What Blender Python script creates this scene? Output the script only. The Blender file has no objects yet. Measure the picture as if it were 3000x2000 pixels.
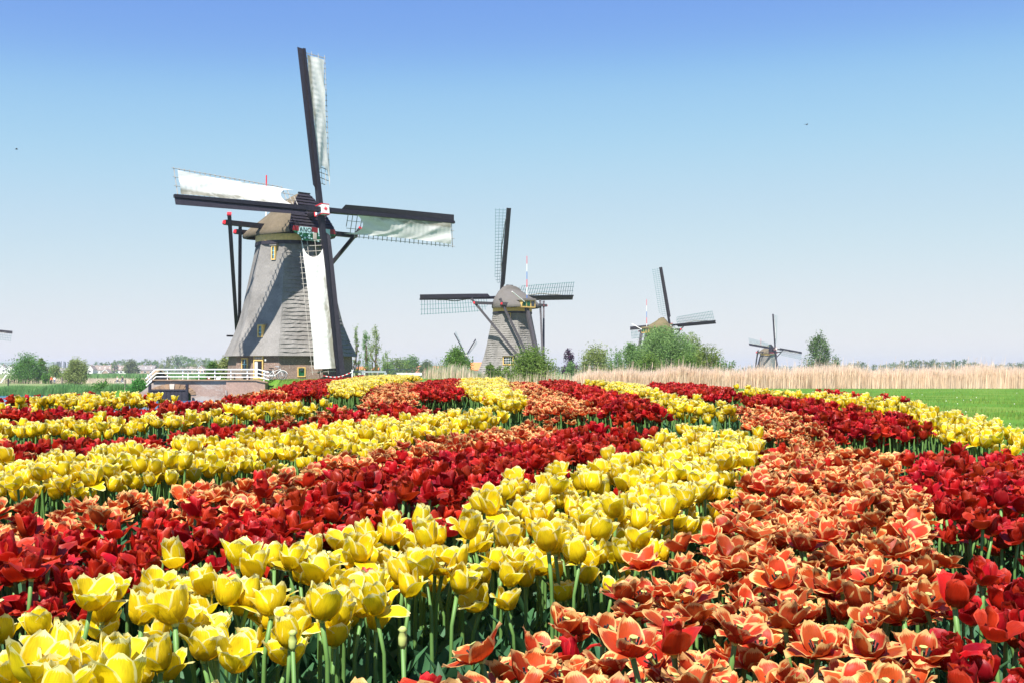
import bpy, math, random
import numpy as np
from mathutils import Vector, Matrix, Euler, noise as mnoise

# ------------------------------------------------------------------ camera, sky, sun, exposure
scene = bpy.context.scene
COL = scene.collection
F = 3200.0                      # focal length in pixels of a 3000 px wide frame
CAM_Z = 1.0
PITCH = math.atan2(82.0, F)
cam_data = bpy.data.cameras.new('camera')
cam = bpy.data.objects.new('camera', cam_data)
COL.objects.link(cam)
cam_data.sensor_width = 36.0
cam_data.lens = F / 3000.0 * 36.0
cam_data.clip_start = 0.05
cam_data.clip_end = 9000.0
cam.location = (0, 0, CAM_Z)
cam.rotation_euler = (math.pi / 2 + PITCH, 0, 0)
scene.camera = cam

SUN_ELEV, SUN_AZ = math.radians(56), math.radians(-20)   # azimuth from the camera's back, negative = left
world = bpy.data.worlds.new('World')
scene.world = world
world.use_nodes = True
wn, wl = world.node_tree.nodes, world.node_tree.links
wn.clear()
w_out = wn.new('ShaderNodeOutputWorld')
w_bg = wn.new('ShaderNodeBackground')
w_sky = wn.new('ShaderNodeTexSky')
w_sky.sky_type = 'NISHITA'
w_sky.sun_disc = False
w_sky.sun_elevation = SUN_ELEV
w_sky.sun_rotation = math.pi - SUN_AZ
w_sky.altitude = 0
w_sky.air_density = 1.0
w_sky.dust_density = 0.0
w_sky.ozone_density = 6.0
w_bg.inputs['Strength'].default_value = 0.12
# one even colour grade over the whole sky: the flatter, bluer film of the photograph
w_sep, w_com = wn.new('ShaderNodeSeparateColor'), wn.new('ShaderNodeCombineColor')
wl.new(w_sky.outputs[0], w_sep.inputs[0])
CURVES_ = ([(0, .03), (.155, .098), (.215, .178), (.35, .28), (.85, .41), (1, .415)],
           [(0, .07), (.29, .195), (.38, .302), (.58, .37), (.95, .42), (1, .425)],
           [(0, .20), (.54, .415), (.66, .432), (.92, .432), (1, .435)])
for i, pts in enumerate(CURVES_):
    a_ = wn.new('ShaderNodeMath'); a_.operation = 'MULTIPLY'; a_.inputs[1].default_value = .12; a_.use_clamp = True
    b_ = wn.new('ShaderNodeFloatCurve'); cv = b_.mapping.curves[0]
    cv.points[0].location = pts[0]; cv.points[1].location = pts[-1]
    for q_ in pts[1:-1]: cv.points.new(*q_)
    b_.mapping.update()
    c_ = wn.new('ShaderNodeMath'); c_.operation = 'MULTIPLY'; c_.inputs[1].default_value = .89 / .12
    wl.new(w_sep.outputs[i], a_.inputs[0]); wl.new(a_.outputs[0], b_.inputs[1]); wl.new(b_.outputs[0], c_.inputs[0]); wl.new(c_.outputs[0], w_com.inputs[i])
wl.new(w_com.outputs[0], w_bg.inputs[0])
wl.new(w_bg.outputs[0], w_out.inputs[0])

sun_data = bpy.data.lights.new('sun', 'SUN')
sun_data.energy = 5.0
sun_data.angle = math.radians(0.5)
sun_data.color = (1.0, 0.955, 0.89)
sun = bpy.data.objects.new('sun', sun_data)
COL.objects.link(sun)
sun_dir = Vector((math.sin(SUN_AZ) * math.cos(SUN_ELEV), -math.cos(SUN_AZ) * math.cos(SUN_ELEV), math.sin(SUN_ELEV)))
sun.rotation_euler = sun_dir.to_track_quat('Z', 'Y').to_euler()
sun.location = (-40, -60, 90)

scene.view_settings.view_transform = 'Standard'
scene.view_settings.look = 'None'
scene.view_settings.exposure = 1.18
scene.view_settings.gamma = 1.0
scene.view_settings.use_curve_mapping = False
scene.render.engine = 'CYCLES'
cy = scene.cycles
cy.max_bounces = 6
cy.diffuse_bounces = 3
cy.glossy_bounces = 2
cy.transmission_bounces = 4
cy.transparent_max_bounces = 8
cy.volume_bounces = 0
cy.use_denoising = True
cy.denoiser = 'OPENIMAGEDENOISE'
cy.sample_clamp_indirect = 6.0

# ------------------------------------------------------------------ placing helpers
PC, PS = math.cos(PITCH), math.sin(PITCH)
def at(px, py, Y):
    """Point of the place seen at (px, py) of the 3000x2000 frame, Y metres ahead."""
    x = (px - 1500.0) / F; u = (1000.0 - py) / F
    t = Y / (PC - u * PS)
    return Vector((x * t, Y, CAM_Z + (PS + u * PC) * t))
def X_at(px, Y): return at(px, 1082, Y).x
def Z_at(py, Y): return at(1500, py, Y).z

def sm(a, b, x):
    t = np.clip((np.asarray(x, float) - a) / (b - a), 0, 1)
    return t * t * (3 - 2 * t)
BED_Y = [0, 1.3, 1.8, 3, 5.7, 8.6, 11, 13.3, 23, 30, 60]
BED_D = [.50, .49, .465, .44, .385, .265, .25, .24, .2, .18, .18]
def terrain(x, y):
    x = np.asarray(x, float); y = np.asarray(y, float)
    z = np.interp(y, [-60, 0, 12, 25, 50, 98, 110, 130, 400, 4200], [.05, .08, .18, .2, -.1, -.68, -1.3, -2.2, -2.35, -2.4])
    bed = CAM_Z - np.interp(y, BED_Y, BED_D) - .46
    xl = np.interp(y, [0, 8, 11, 13, 32], [-6.6, -6.3, -5.7, -4.6, -4.7])
    w = sm(xl - 1.3, xl - .2, x) * (1 - sm(4.0, 5.6, x)) * (1 - sm(33, 36, y))
    z = z * (1 - w) + bed * w
    wi = np.where(y < 88.7, sm(-19.3, -17.6, x), sm(-27.5, -25.5, x)) * (1 - sm(-6, -1, x)) * sm(76, 83, y) * (1 - sm(112, 118, y))
    z = z * (1 - wi) + .2 * wi
    xs = np.interp(y, [0, 12.0, 13.5, 30, 60, 78, 87, 88, 89], [-60, -40, -5.4, -5.7, -12.2, -16.2, -18.4, -19.0, -19.2])
    dy = np.interp(x, [-39, -31.5], [16.0, 0.0])
    xs = np.where((y > 87) & (x < -31), 1e3, xs)
    wc = sm(0, 1, (xs - x) / 1.6) * (1 - sm(88.5 + dy, 89.2 + dy, y)) * sm(6, 11, y)
    z = z * (1 - wc) - 2.2 * wc
    zb = np.interp(y - dy, [86, 87.9, 88.6, 90.5, 93, 100, 140, 400, 4200], [-2.2, -1.9, -1.4, -.95, -.85, -1.5, -2.2, -2.35, -2.4])
    wb = (1 - sm(-30, -27, x)) * (y - dy > 87)
    z = z * (1 - wb) + zb * wb
    return z
def tz(x, y): return float(terrain(x, y))

# ------------------------------------------------------------------ object helpers
def link(o):
    COL.objects.link(o); return o
def tag(o, label=None, cat=None, group=None, kind=None):
    if label: o['label'] = label
    if cat: o['category'] = cat
    if group: o['group'] = group
    if kind: o['kind'] = kind
    return o
_ORD = ['first', 'second', 'third', 'fourth', 'fifth', 'sixth', 'seventh', 'eighth', 'ninth', 'tenth', 'eleventh', 'twelfth', 'thirteenth', 'fourteenth', 'fifteenth', 'sixteenth', 'seventeenth', 'eighteenth', 'nineteenth', 'twentieth']
def ordinal(i):
    if i < 20: return _ORD[i]
    n = i + 1
    if n > 99: return 'hundredth' if n == 100 else 'hundred-' + ordinal(n - 101)
    t = ['twenty', 'thirty', 'forty', 'fifty', 'sixty', 'seventy', 'eighty', 'ninety'][min(7, n // 10 - 2)]
    return t + ('th' if n % 10 == 0 else '-' + _ORD[n % 10 - 1]) if n % 10 else t[:-1] + 'ieth'
def thing(name, label, cat, loc=(0, 0, 0), rz=0.0, group=None):
    o = bpy.data.objects.new(name, None); link(o)
    o.empty_display_size = .2
    o.location = loc; o.rotation_euler = (0, 0, rz)
    return tag(o, label, cat, group)
def put(name, me, parent=None, loc=None, rot=None, scale=None):
    o = bpy.data.objects.new(name, me); COL.objects.link(o)
    if parent: o.parent = parent
    if loc is not None: o.location = loc
    if rot is not None: o.rotation_euler = rot
    if scale is not None: o.scale = scale
    return o
def kids(o): return list(o.children)
def copy_tree(o, parent=None):
    c = o.copy(); COL.objects.link(c)
    if parent: c.parent = parent
    for ch in kids(o): copy_tree(ch, c)
    return c

def fast_mesh(name, V, Fc, mats=(), uv=None, smooth=False, midx=None):
    """Mesh from arrays: V (n,3); Fc (m,k) all faces with k corners."""
    V = np.ascontiguousarray(V, dtype=np.float32); Fc = np.ascontiguousarray(Fc, dtype=np.int32)
    me = bpy.data.meshes.new(name)
    m, k = Fc.shape
    me.vertices.add(len(V)); me.vertices.foreach_set('co', V.ravel())
    me.loops.add(m * k); me.loops.foreach_set('vertex_index', Fc.ravel())
    me.polygons.add(m)
    me.polygons.foreach_set('loop_start', np.arange(0, m * k, k, dtype=np.int32))
    if midx is not None: me.polygons.foreach_set('material_index', np.ascontiguousarray(midx, dtype=np.int32))
    if uv is not None:
        l = me.uv_layers.new(name='UVMap'); l.data.foreach_set('uv', np.ascontiguousarray(uv, dtype=np.float32).ravel())
    for mt in mats: me.materials.append(mt)
    me.update(calc_edges=True)
    if smooth: me.polygons.foreach_set('use_smooth', np.ones(m, dtype=bool))
    return me

class MB:
    def __init__(s): s.v = []; s.f = []; s.m = []; s.mi = 0
    def face(s, pts):
        b = len(s.v); s.v += [tuple(p) for p in pts]; s.f.append(tuple(range(b, b + len(pts)))); s.m.append(s.mi); return s
    def hexa(s, p):     # 8 points: bottom ring 0-3, top ring 4-7
        b = len(s.v); s.v += [tuple(q) for q in p]
        for f in ((3, 2, 1, 0), (4, 5, 6, 7), (0, 1, 5, 4), (1, 2, 6, 5), (2, 3, 7, 6), (3, 0, 4, 7)):
            s.f.append(tuple(b + i for i in f)); s.m.append(s.mi)
        return s
    def box(s, x0, x1, y0, y1, z0, z1):
        return s.hexa([(x0, y0, z0), (x1, y0, z0), (x1, y1, z0), (x0, y1, z0), (x0, y0, z1), (x1, y0, z1), (x1, y1, z1), (x0, y1, z1)])
    def beam(s, p0, p1, w, h=None, w1=None, h1=None, up=(0, 0, 1)):
        p0, p1 = Vector(p0), Vector(p1); h = h or w; w1 = w if w1 is None else w1; h1 = h if h1 is None else h1
        d = (p1 - p0).normalized(); up = Vector(up)
        if abs(d.dot(up)) > .95: up = Vector((1, 0, 0))
        sx = d.cross(up).normalized(); sy = sx.cross(d)
        q = []
        for p, a, b in ((p0, w, h), (p1, w1, h1)):
            q += [p - sx * a / 2 - sy * b / 2, p + sx * a / 2 - sy * b / 2, p + sx * a / 2 + sy * b / 2, p - sx * a / 2 + sy * b / 2]
        return s.hexa(q)
    def tube(s, pts, r, n=6, cap=True):
        pts = [Vector(p) for p in pts]
        rs = r if isinstance(r, (list, tuple)) else [r] * len(pts)
        b0 = len(s.v); prev = None
        for i, p in enumerate(pts):
            d = (pts[min(i + 1, len(pts) - 1)] - pts[max(i - 1, 0)]).normalized()
            if prev is None:
                ref = Vector((0, 0, 1)) if abs(d.z) < .9 else Vector((1, 0, 0))
                sx = d.cross(ref).normalized()
            else:
                sx = (prev - d * prev.dot(d)).normalized()
            prev = sx; sy = d.cross(sx)
            for k in range(n):
                a = 2 * math.pi * k / n
                s.v.append(tuple(p + (sx * math.cos(a) + sy * math.sin(a)) * rs[i]))
        for i in range(len(pts) - 1):
            for k in range(n):
                a = b0 + i * n + k; b = b0 + i * n + (k + 1) % n
                s.f.append((a, b, b + n, a + n)); s.m.append(s.mi)
        if cap:
            s.f.append(tuple(b0 + k for k in range(n))[::-1]); s.m.append(s.mi)
            e = b0 + (len(pts) - 1) * n
            s.f.append(tuple(e + k for k in range(n))); s.m.append(s.mi)
        return s
    def grid(s, rows, closed=False):
        b = len(s.v); nr, nc = len(rows), len(rows[0])
        for r in rows: s.v += [tuple(p) for p in r]
        for i in range(nr - 1):
            for j in range(nc if closed else nc - 1):
                j2 = (j + 1) % nc
                s.f.append((b + i * nc + j, b + i * nc + j2, b + (i + 1) * nc + j2, b + (i + 1) * nc + j)); s.m.append(s.mi)
        return s
    def mesh(s, name, mats, smooth=False):
        me = bpy.data.meshes.new(name)
        me.from_pydata(s.v, [], s.f)
        for mt in (mats if isinstance(mats, (list, tuple)) else [mats]): me.materials.append(mt)
        if any(s.m): me.polygons.foreach_set('material_index', s.m)
        uvl = me.uv_layers.new(name='UVMap').data
        me.update()
        for p in me.polygons:                      # metric UVs: u along the wall, v up the slope
            n = p.normal
            if abs(n.z) > .98: t, b = Vector((1, 0, 0)), Vector((0, 1, 0))
            else:
                t = Vector((-n.y, n.x, 0)).normalized(); b = n.cross(t)
            for li in p.loop_indices:
                co = me.vertices[me.loops[li].vertex_index].co
                uvl[li].uv = (co.dot(t), co.dot(b))
        if smooth: me.polygons.foreach_set('use_smooth', [True] * len(me.polygons))
        return me
    def build(s, name, mats, parent=None, smooth=False, loc=None):
        return put(name, s.mesh(name, mats, smooth), parent, loc)

# ------------------------------------------------------------------ materials
def mat(name):
    m = bpy.data.materials.new(name); m.use_nodes = True
    nt = m.node_tree; nt.nodes.clear()
    out = nt.nodes.new('ShaderNodeOutputMaterial')
    return m, nt, out
def N(nt, t, **kw):
    n = nt.nodes.new(t)
    for k, v in kw.items():
        if k in n.inputs: n.inputs[k].default_value = v
        else: setattr(n, k, v)
    return n
def rgba(c): return (c[0], c[1], c[2], 1.0)
def ramp(nt, fac, stops):
    r = N(nt, 'ShaderNodeValToRGB')
    e = r.color_ramp.elements
    while len(e) < len(stops): e.new(.5)
    for i, (p, c) in enumerate(stops):
        e[i].position = p; e[i].color = rgba(c)
    nt.links.new(fac, r.inputs[0]); return r.outputs[0]
def mixc(nt, fac, a, b, blend='MIX'):
    m = N(nt, 'ShaderNodeMix', data_type='RGBA', blend_type=blend)
    for i, v in ((0, fac), (6, a), (7, b)):
        if hasattr(v, 'links'): nt.links.new(v, m.inputs[i])
        else: m.inputs[i].default_value = rgba(v) if isinstance(v, tuple) else v
    return m.outputs[2]
def noise_tex(nt, vec, scale, detail=3.0, rough=.6):
    n = N(nt, 'ShaderNodeTexNoise'); n.inputs['Scale'].default_value = scale
    n.inputs['Detail'].default_value = detail; n.inputs['Roughness'].default_value = rough
    if vec is not None: nt.links.new(vec, n.inputs['Vector'])
    return n.outputs[0]
def coord(nt, kind='Object', scale=None):
    t = N(nt, 'ShaderNodeTexCoord').outputs[kind]
    if scale:
        mp = N(nt, 'ShaderNodeMapping'); mp.inputs['Scale'].default_value = scale
        nt.links.new(t, mp.inputs[0]); t = mp.outputs[0]
    return t
def bump(nt, h, strength, dist):
    b = N(nt, 'ShaderNodeBump'); b.inputs['Strength'].default_value = strength; b.inputs['Distance'].default_value = dist
    nt.links.new(h, b.inputs['Height']); return b.outputs[0]
def finish(nt, out, col, rough=.8, normal=None, spec=.3, translucent=0.0, metallic=0.0):
    p = N(nt, 'ShaderNodeBsdfPrincipled')
    if hasattr(col, 'links'): nt.links.new(col, p.inputs['Base Color'])
    else: p.inputs['Base Color'].default_value = rgba(col)
    p.inputs['Roughness'].default_value = rough
    p.inputs['Specular IOR Level'].default_value = spec
    p.inputs['Metallic'].default_value = metallic
    if normal is not None: nt.links.new(normal, p.inputs['Normal'])
    sh = p.outputs[0]
    if translucent > 0:
        t = N(nt, 'ShaderNodeBsdfTranslucent')
        if hasattr(col, 'links'): nt.links.new(col, t.inputs[0])
        else: t.inputs[0].default_value = rgba(col)
        mx = N(nt, 'ShaderNodeMixShader'); mx.inputs[0].default_value = translucent
        nt.links.new(sh, mx.inputs[1]); nt.links.new(t.outputs[0], mx.inputs[2]); sh = mx.outputs[0]
    nt.links.new(sh, out.inputs[0])

def simple(name, c, rough=.7, var=.25, scale=3.0, spec=.3, bumpd=0.0, metallic=0.0, stretch=None):
    m, nt, out = mat(name)
    co = coord(nt, 'Object', stretch)
    n = noise_tex(nt, co, scale, 4)
    lo = tuple(x * (1 - var) for x in c); hi = tuple(min(1, x * (1 + var)) for x in c)
    col = ramp(nt, n, [(.3, lo), (.7, hi)])
    nr = bump(nt, n, .5, bumpd) if bumpd else None
    finish(nt, out, col, rough, nr, spec, metallic=metallic)
    return m
def thatch(name, c, stain=(.10, .09, .075)):
    m, nt, out = mat(name)
    uv = coord(nt, 'UV', (14, 2.2, 1))
    n1 = noise_tex(nt, uv, 2.2, 5, .7)
    n2 = noise_tex(nt, coord(nt, 'Object'), .55, 4, .6)
    n3 = noise_tex(nt, coord(nt, 'UV', (1.6, .35, 1)), 1.0, 4, .65)
    a = ramp(nt, n1, [(.3, tuple(x * .62 for x in c)), (.5, c), (.72, tuple(x * 1.3 for x in c))])
    b = mixc(nt, ramp(nt, n2, [(.42, (0, 0, 0)), (.75, (.55, .55, .55))]), a, stain)
    b = mixc(nt, ramp(nt, n3, [(.5, (0, 0, 0)), (.8, (.3, .3, .3))]), b, tuple(x * .55 for x in c))
    finish(nt, out, b, .95, bump(nt, n1, .8, .05), .1)
    return m
def brick(name, c1, c2, mortar, pale=None, pale_z=None):
    m, nt, out = mat(name)
    uv = coord(nt, 'UV')
    bt = N(nt, 'ShaderNodeTexBrick'); nt.links.new(uv, bt.inputs['Vector'])
    bt.inputs['Scale'].default_value = 1.0
    bt.inputs['Brick Width'].default_value = .23; bt.inputs['Row Height'].default_value = .072
    bt.inputs['Mortar Size'].default_value = .010; bt.inputs['Mortar Smooth'].default_value = .2
    bt.inputs['Color1'].default_value = rgba(c1); bt.inputs['Color2'].default_value = rgba(c2); bt.inputs['Mortar'].default_value = rgba(mortar)
    n2 = noise_tex(nt, uv, .9, 5, .65)
    n3 = noise_tex(nt, uv, 7, 3, .6)
    col = mixc(nt, ramp(nt, n2, [(.4, (0, 0, 0)), (.75, (.5, .5, .5))]), bt.outputs[0], (.10, .075, .065))
    col = mixc(nt, ramp(nt, n3, [(.5, (0, 0, 0)), (.8, (.6, .6, .6))]), col, tuple(min(1, x * 1.35) for x in mortar))
    if pale:
        n4 = noise_tex(nt, coord(nt, 'UV', (.35, .9, 1)), 1.0, 4, .6)
        col = mixc(nt, ramp(nt, n4, [(.45, (0, 0, 0)), (.6, (.7, .7, .7))]), col, pale)
    finish(nt, out, col, .9, bump(nt, bt.outputs[1], -.5, .02), .2)
    return m
def foliage(name, c, c2, transl=.35, hue=.04):
    m, nt, out = mat(name)
    geo = N(nt, 'ShaderNodeNewGeometry'); oi = N(nt, 'ShaderNodeObjectInfo')
    n = noise_tex(nt, coord(nt, 'Object'), .45, 4, .65)
    a = ramp(nt, n, [(.32, c), (.68, c2)])
    hs = N(nt, 'ShaderNodeHueSaturation'); nt.links.new(a, hs.inputs['Color'])
    mr = N(nt, 'ShaderNodeMapRange'); nt.links.new(oi.outputs['Random'], mr.inputs[0])
    mr.inputs[3].default_value = .5 - hue; mr.inputs[4].default_value = .5 + hue
    nt.links.new(mr.outputs[0], hs.inputs['Hue'])
    mv = N(nt, 'ShaderNodeMapRange'); nt.links.new(geo.outputs['Random Per Island'], mv.inputs[0])
    mv.inputs[3].default_value = .65; mv.inputs[4].default_value = 1.35
    nt.links.new(mv.outputs[0], hs.inputs['Value'])
    finish(nt, out, hs.outputs[0], .55, None, .25, transl)
    return m

M = {}
M['thatch'] = thatch('thatch_grey', (.225, .212, .196), (.06, .055, .047))
M['thatch_b'] = thatch('thatch_brown', (.30, .22, .14))
M['thatch_cap'] = thatch('thatch_cap', (.155, .125, .085), (.05, .042, .025))
M['thatch_slate'] = thatch('thatch_dark_grey', (.13, .12, .11))
M['thatch_moss'] = thatch('thatch_mossy', (.15, .12, .062), (.09, .08, .035))
M['brick_dark'] = brick('brick_brown', (.20, .105, .075), (.125, .066, .05), (.33, .28, .24))
M['brick_pale'] = brick('brick_weathered', (.28, .16, .118), (.22, .126, .096), (.38, .32, .275), (.38, .345, .31))
M['plaster_brick'] = brick('brick_rubbed', (.32, .205, .155), (.285, .18, .142), (.365, .25, .2))
M['coping'] = simple('coping_stone', (.27, .175, .11), .9, .3, 2.0, .2, .02)
M['tar'] = simple('tarred_wood', (.0125, .0105, .014), .5, .35, 4.0, .4, .006, stretch=(1, 1, 1))
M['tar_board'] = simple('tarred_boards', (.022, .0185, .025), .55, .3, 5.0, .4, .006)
M['red_paint'] = simple('red_paint', (.62, .02, .03), .45, .15, 5, .4)
M['dark_red'] = simple('dark_red_paint', (.22, .012, .018), .5, .2, 5, .4)
M['white_paint'] = simple('white_paint', (.70, .69, .67), .5, .06, 4, .4)
M['yellow_paint'] = simple('ochre_paint', (.62, .40, .13), .5, .18, 5, .4)
M['cream_paint'] = simple('cream_paint', (.72, .60, .36), .6, .12, 3, .3)
M['green_paint'] = simple('green_paint', (.006, .085, .032), .45, .2, 5, .4)
M['teal_paint'] = simple('pale_teal_paint', (.42, .62, .64), .5, .1, 4, .4)
M['window_blue'] = simple('window_blue_paint', (.20, .45, .55), .5, .1, 4, .4)
M['ink'] = simple('black_lettering', (.03, .035, .04), .6, .1, 5, .3)
M['batten'] = simple('sail_batten_wood', (.34, .31, .27), .75, .25, 6, .2)
M['batten_green'] = simple('green_lattice_paint', (.04, .16, .16), .6, .2, 6, .3)
M['grey_wood'] = simple('weathered_post_wood', (.20, .17, .14), .9, .3, 5, .1, .01)
M['grey_beam'] = simple('weathered_tail_beam', (.055, .050, .055), .7, .3, 4, .3)
M['steel'] = simple('galvanised_steel', (.36, .40, .44), .45, .1, 5, .5, metallic=.4)
M['dark_steel'] = simple('dark_green_steel', (.03, .05, .05), .45, .2, 5, .5)
M['rubber'] = simple('black_rubber', (.02, .02, .02), .7, .2, 9, .3)
M['blue_flag'] = simple('blue_paint', (.02, .13, .42), .5, .1, 5, .4)
M['concrete'] = simple('pale_concrete', (.55, .48, .42), .9, .2, 2, .2)
M['door_in'] = simple('door_white_inside', (.50, .50, .50), .6, .1, 3, .3)
m_, nt_, o_ = mat('window_glass'); finish(nt_, o_, (.03, .04, .05), .06, None, .6); M['glass'] = m_

def cloth_mat():
    m, nt, out = mat('sailcloth')
    uvn = N(nt, 'ShaderNodeTexCoord').outputs['UV']
    sp = N(nt, 'ShaderNodeSeparateXYZ'); nt.links.new(uvn, sp.inputs[0])
    n = noise_tex(nt, coord(nt, 'Object', (1.6, 1.6, .5)), 1.3, 5, .65)
    # mildew along the edge next to the stock, a tidemark of the cloth itself
    ad = N(nt, 'ShaderNodeMath', operation='MULTIPLY_ADD'); nt.links.new(n, ad.inputs[0]); ad.inputs[1].default_value = -.30
    nt.links.new(sp.outputs[0], ad.inputs[2])
    st = ramp(nt, ad.outputs[0], [(0.0, (.75, .75, .75)), (.06, (.45, .45, .45)), (.14, (0, 0, 0))])
    base = ramp(nt, n, [(.3, (.60, .585, .55)), (.6, (.70, .69, .655))])
    ny0 = noise_tex(nt, coord(nt, 'UV', (2, 6, 1)), 1.0, 3, .6)
    nyy = N(nt, 'ShaderNodeMath', operation='MULTIPLY_ADD'); nt.links.new(sp.outputs[1], nyy.inputs[0]); nyy.inputs[1].default_value = .35; nt.links.new(ny0, nyy.inputs[2]); ny = nyy.outputs[0]
    mask = mixc(nt, ramp(nt, ny, [(.54, (0, 0, 0)), (.74, (1, 1, 1))]), (0, 0, 0), st)
    col = mixc(nt, mask, base, (.15, .135, .08))
    fine = noise_tex(nt, coord(nt, 'Object', (1.0, 1.0, 5.0)), 2.0, 4, .6)
    finish(nt, out, col, .85, bump(nt, fine, .2, .03), .15, .15)
    return m
M['cloth'] = cloth_mat()

def petal_mat(name, base, mid, edge, throat, edge_w=.22, transl=.34, rough=.5, vmin=.8, vmax=1.15):
    """Petal colour by where on the petal it is: throat at the foot, edge along the rim."""
    m, nt, out = mat(name)
    uvn = N(nt, 'ShaderNodeTexCoord').outputs['UV']
    sp = N(nt, 'ShaderNodeSeparateXYZ'); nt.links.new(uvn, sp.inputs[0])
    oi = N(nt, 'ShaderNodeObjectInfo')
    mp = N(nt, 'ShaderNodeMapping'); mp.inputs['Scale'].default_value = (9, 1.6, 1); nt.links.new(uvn, mp.inputs[0])
    st = noise_tex(nt, mp.outputs[0], 2.0, 3, .6)
    a = ramp(nt, sp.outputs[1], [(0.0, throat), (.22, base), (.75, mid)])
    a = mixc(nt, ramp(nt, st, [(.35, (0, 0, 0)), (.75, (.5, .5, .5))]), a, mid)
    # distance to the rim: u runs 0..1 across, v 0..1 up
    u2 = N(nt, 'ShaderNodeMath', operation='MULTIPLY_ADD'); nt.links.new(sp.outputs[0], u2.inputs[0]); u2.inputs[1].default_value = 2; u2.inputs[2].default_value = -1
    ab = N(nt, 'ShaderNodeMath', operation='ABSOLUTE'); nt.links.new(u2.outputs[0], ab.inputs[0])
    pw = N(nt, 'ShaderNodeMath', operation='POWER'); nt.links.new(ab.outputs[0], pw.inputs[0]); pw.inputs[1].default_value = 2.0
    vp = N(nt, 'ShaderNodeMath', operation='POWER'); nt.links.new(sp.outputs[1], vp.inputs[0]); vp.inputs[1].default_value = 3.0
    mxm = N(nt, 'ShaderNodeMath', operation='MAXIMUM'); nt.links.new(pw.outputs[0], mxm.inputs[0]); nt.links.new(vp.outputs[0], mxm.inputs[1])
    ns = N(nt, 'ShaderNodeMath', operation='MULTIPLY_ADD'); nt.links.new(st, ns.inputs[0]); ns.inputs[1].default_value = .5; nt.links.new(mxm.outputs[0], ns.inputs[2])
    vv = N(nt, 'ShaderNodeMath', operation='MULTIPLY'); nt.links.new(ns.outputs[0], vv.inputs[0])
    mv = N(nt, 'ShaderNodeMapRange'); nt.links.new(sp.outputs[1], mv.inputs[0]); mv.inputs[1].default_value = .2; mv.inputs[2].default_value = .55
    nt.links.new(mv.outputs[0], vv.inputs[1])
    em = ramp(nt, vv.outputs[0], [(1.12 - edge_w * 1.6, (0, 0, 0)), (min(1, 1.22 - edge_w * .4), (1, 1, 1))])
    a = mixc(nt, em, a, edge)
    a = mixc(nt, 1.0, a, ramp(nt, st, [(.3, (.80, .77, .77)), (.52, (1, 1, 1)), (.8, (1.0, 1.0, 1.0))]), 'MULTIPLY')
    hs = N(nt, 'ShaderNodeHueSaturation'); nt.links.new(a, hs.inputs['Color'])
    r1 = N(nt, 'ShaderNodeMapRange'); nt.links.new(oi.outputs['Random'], r1.inputs[0]); r1.inputs[3].default_value = vmin; r1.inputs[4].default_value = vmax
    nt.links.new(r1.outputs[0], hs.inputs['Value'])
    wn_ = N(nt, 'ShaderNodeTexWhiteNoise', noise_dimensions='1D'); nt.links.new(oi.outputs['Random'], wn_.inputs['W'])
    r2 = N(nt, 'ShaderNodeMapRange'); nt.links.new(wn_.outputs[0], r2.inputs[0]); r2.inputs[3].default_value = .496; r2.inputs[4].default_value = .512
    nt.links.new(r2.outputs[0], hs.inputs['Hue'])
    finish(nt, out, hs.outputs[0], rough, bump(nt, st, .25, .003), .35, transl)
    return m
M['yellow_petal'] = petal_mat('yellow_petal', (.80, .54, .004), (.84, .63, .010), (.90, .82, .34), (.64, .46, .01), .12, .45, .5, .8, 1.12)
M['red_petal'] = petal_mat('red_petal', (.31, .0025, .004), (.41, .005, .006), (.52, .03, .025), (.40, .16, .01), .10, .38, .42, .55, 1.35)
M['orange_petal'] = petal_mat('orange_petal', (.46, .013, .006), (.56, .062, .016), (.84, .48, .18), (.54, .17, .01), .20, .44, .5, .62, 1.25)
M['leaf'] = foliage('tulip_leaf', (.035, .105, .05), (.065, .17, .065), .3, .012)
M['stem'] = simple('tulip_stem', (.10, .20, .05), .5, .2, 6, .3)
M['pistil'] = simple('pistil', (.35, .40, .12), .6, .2, 9, .3)

M['fol_mid'] = foliage('foliage_green', (.085, .185, .028), (.15, .265, .045), .5)
M['fol_bright'] = foliage('foliage_bright_green', (.085, .21, .035), (.15, .29, .055), .5)
M['fol_willow'] = foliage('foliage_willow', (.17, .255, .07), (.26, .35, .115), .5)
M['fol_far'] = foliage('foliage_far', (.085, .15, .05), (.14, .215, .075), .45)
M['fol_purple'] = foliage('foliage_copper_beech', (.030, .012, .030), (.06, .02, .05), .2)
M['bark'] = simple('bark', (.10, .075, .055), .95, .3, 4, .1, .02)
M['reed'] = foliage('dry_reed', (.74, .58, .43), (.84, .69, .54), .5, .008)
M['reed_green'] = foliage('green_reed', (.13, .25, .08), (.24, .38, .13), .4, .02)
M['grass'] = foliage('grass_blade', (.12, .215, .026), (.25, .31, .06), .4, .02)

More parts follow.
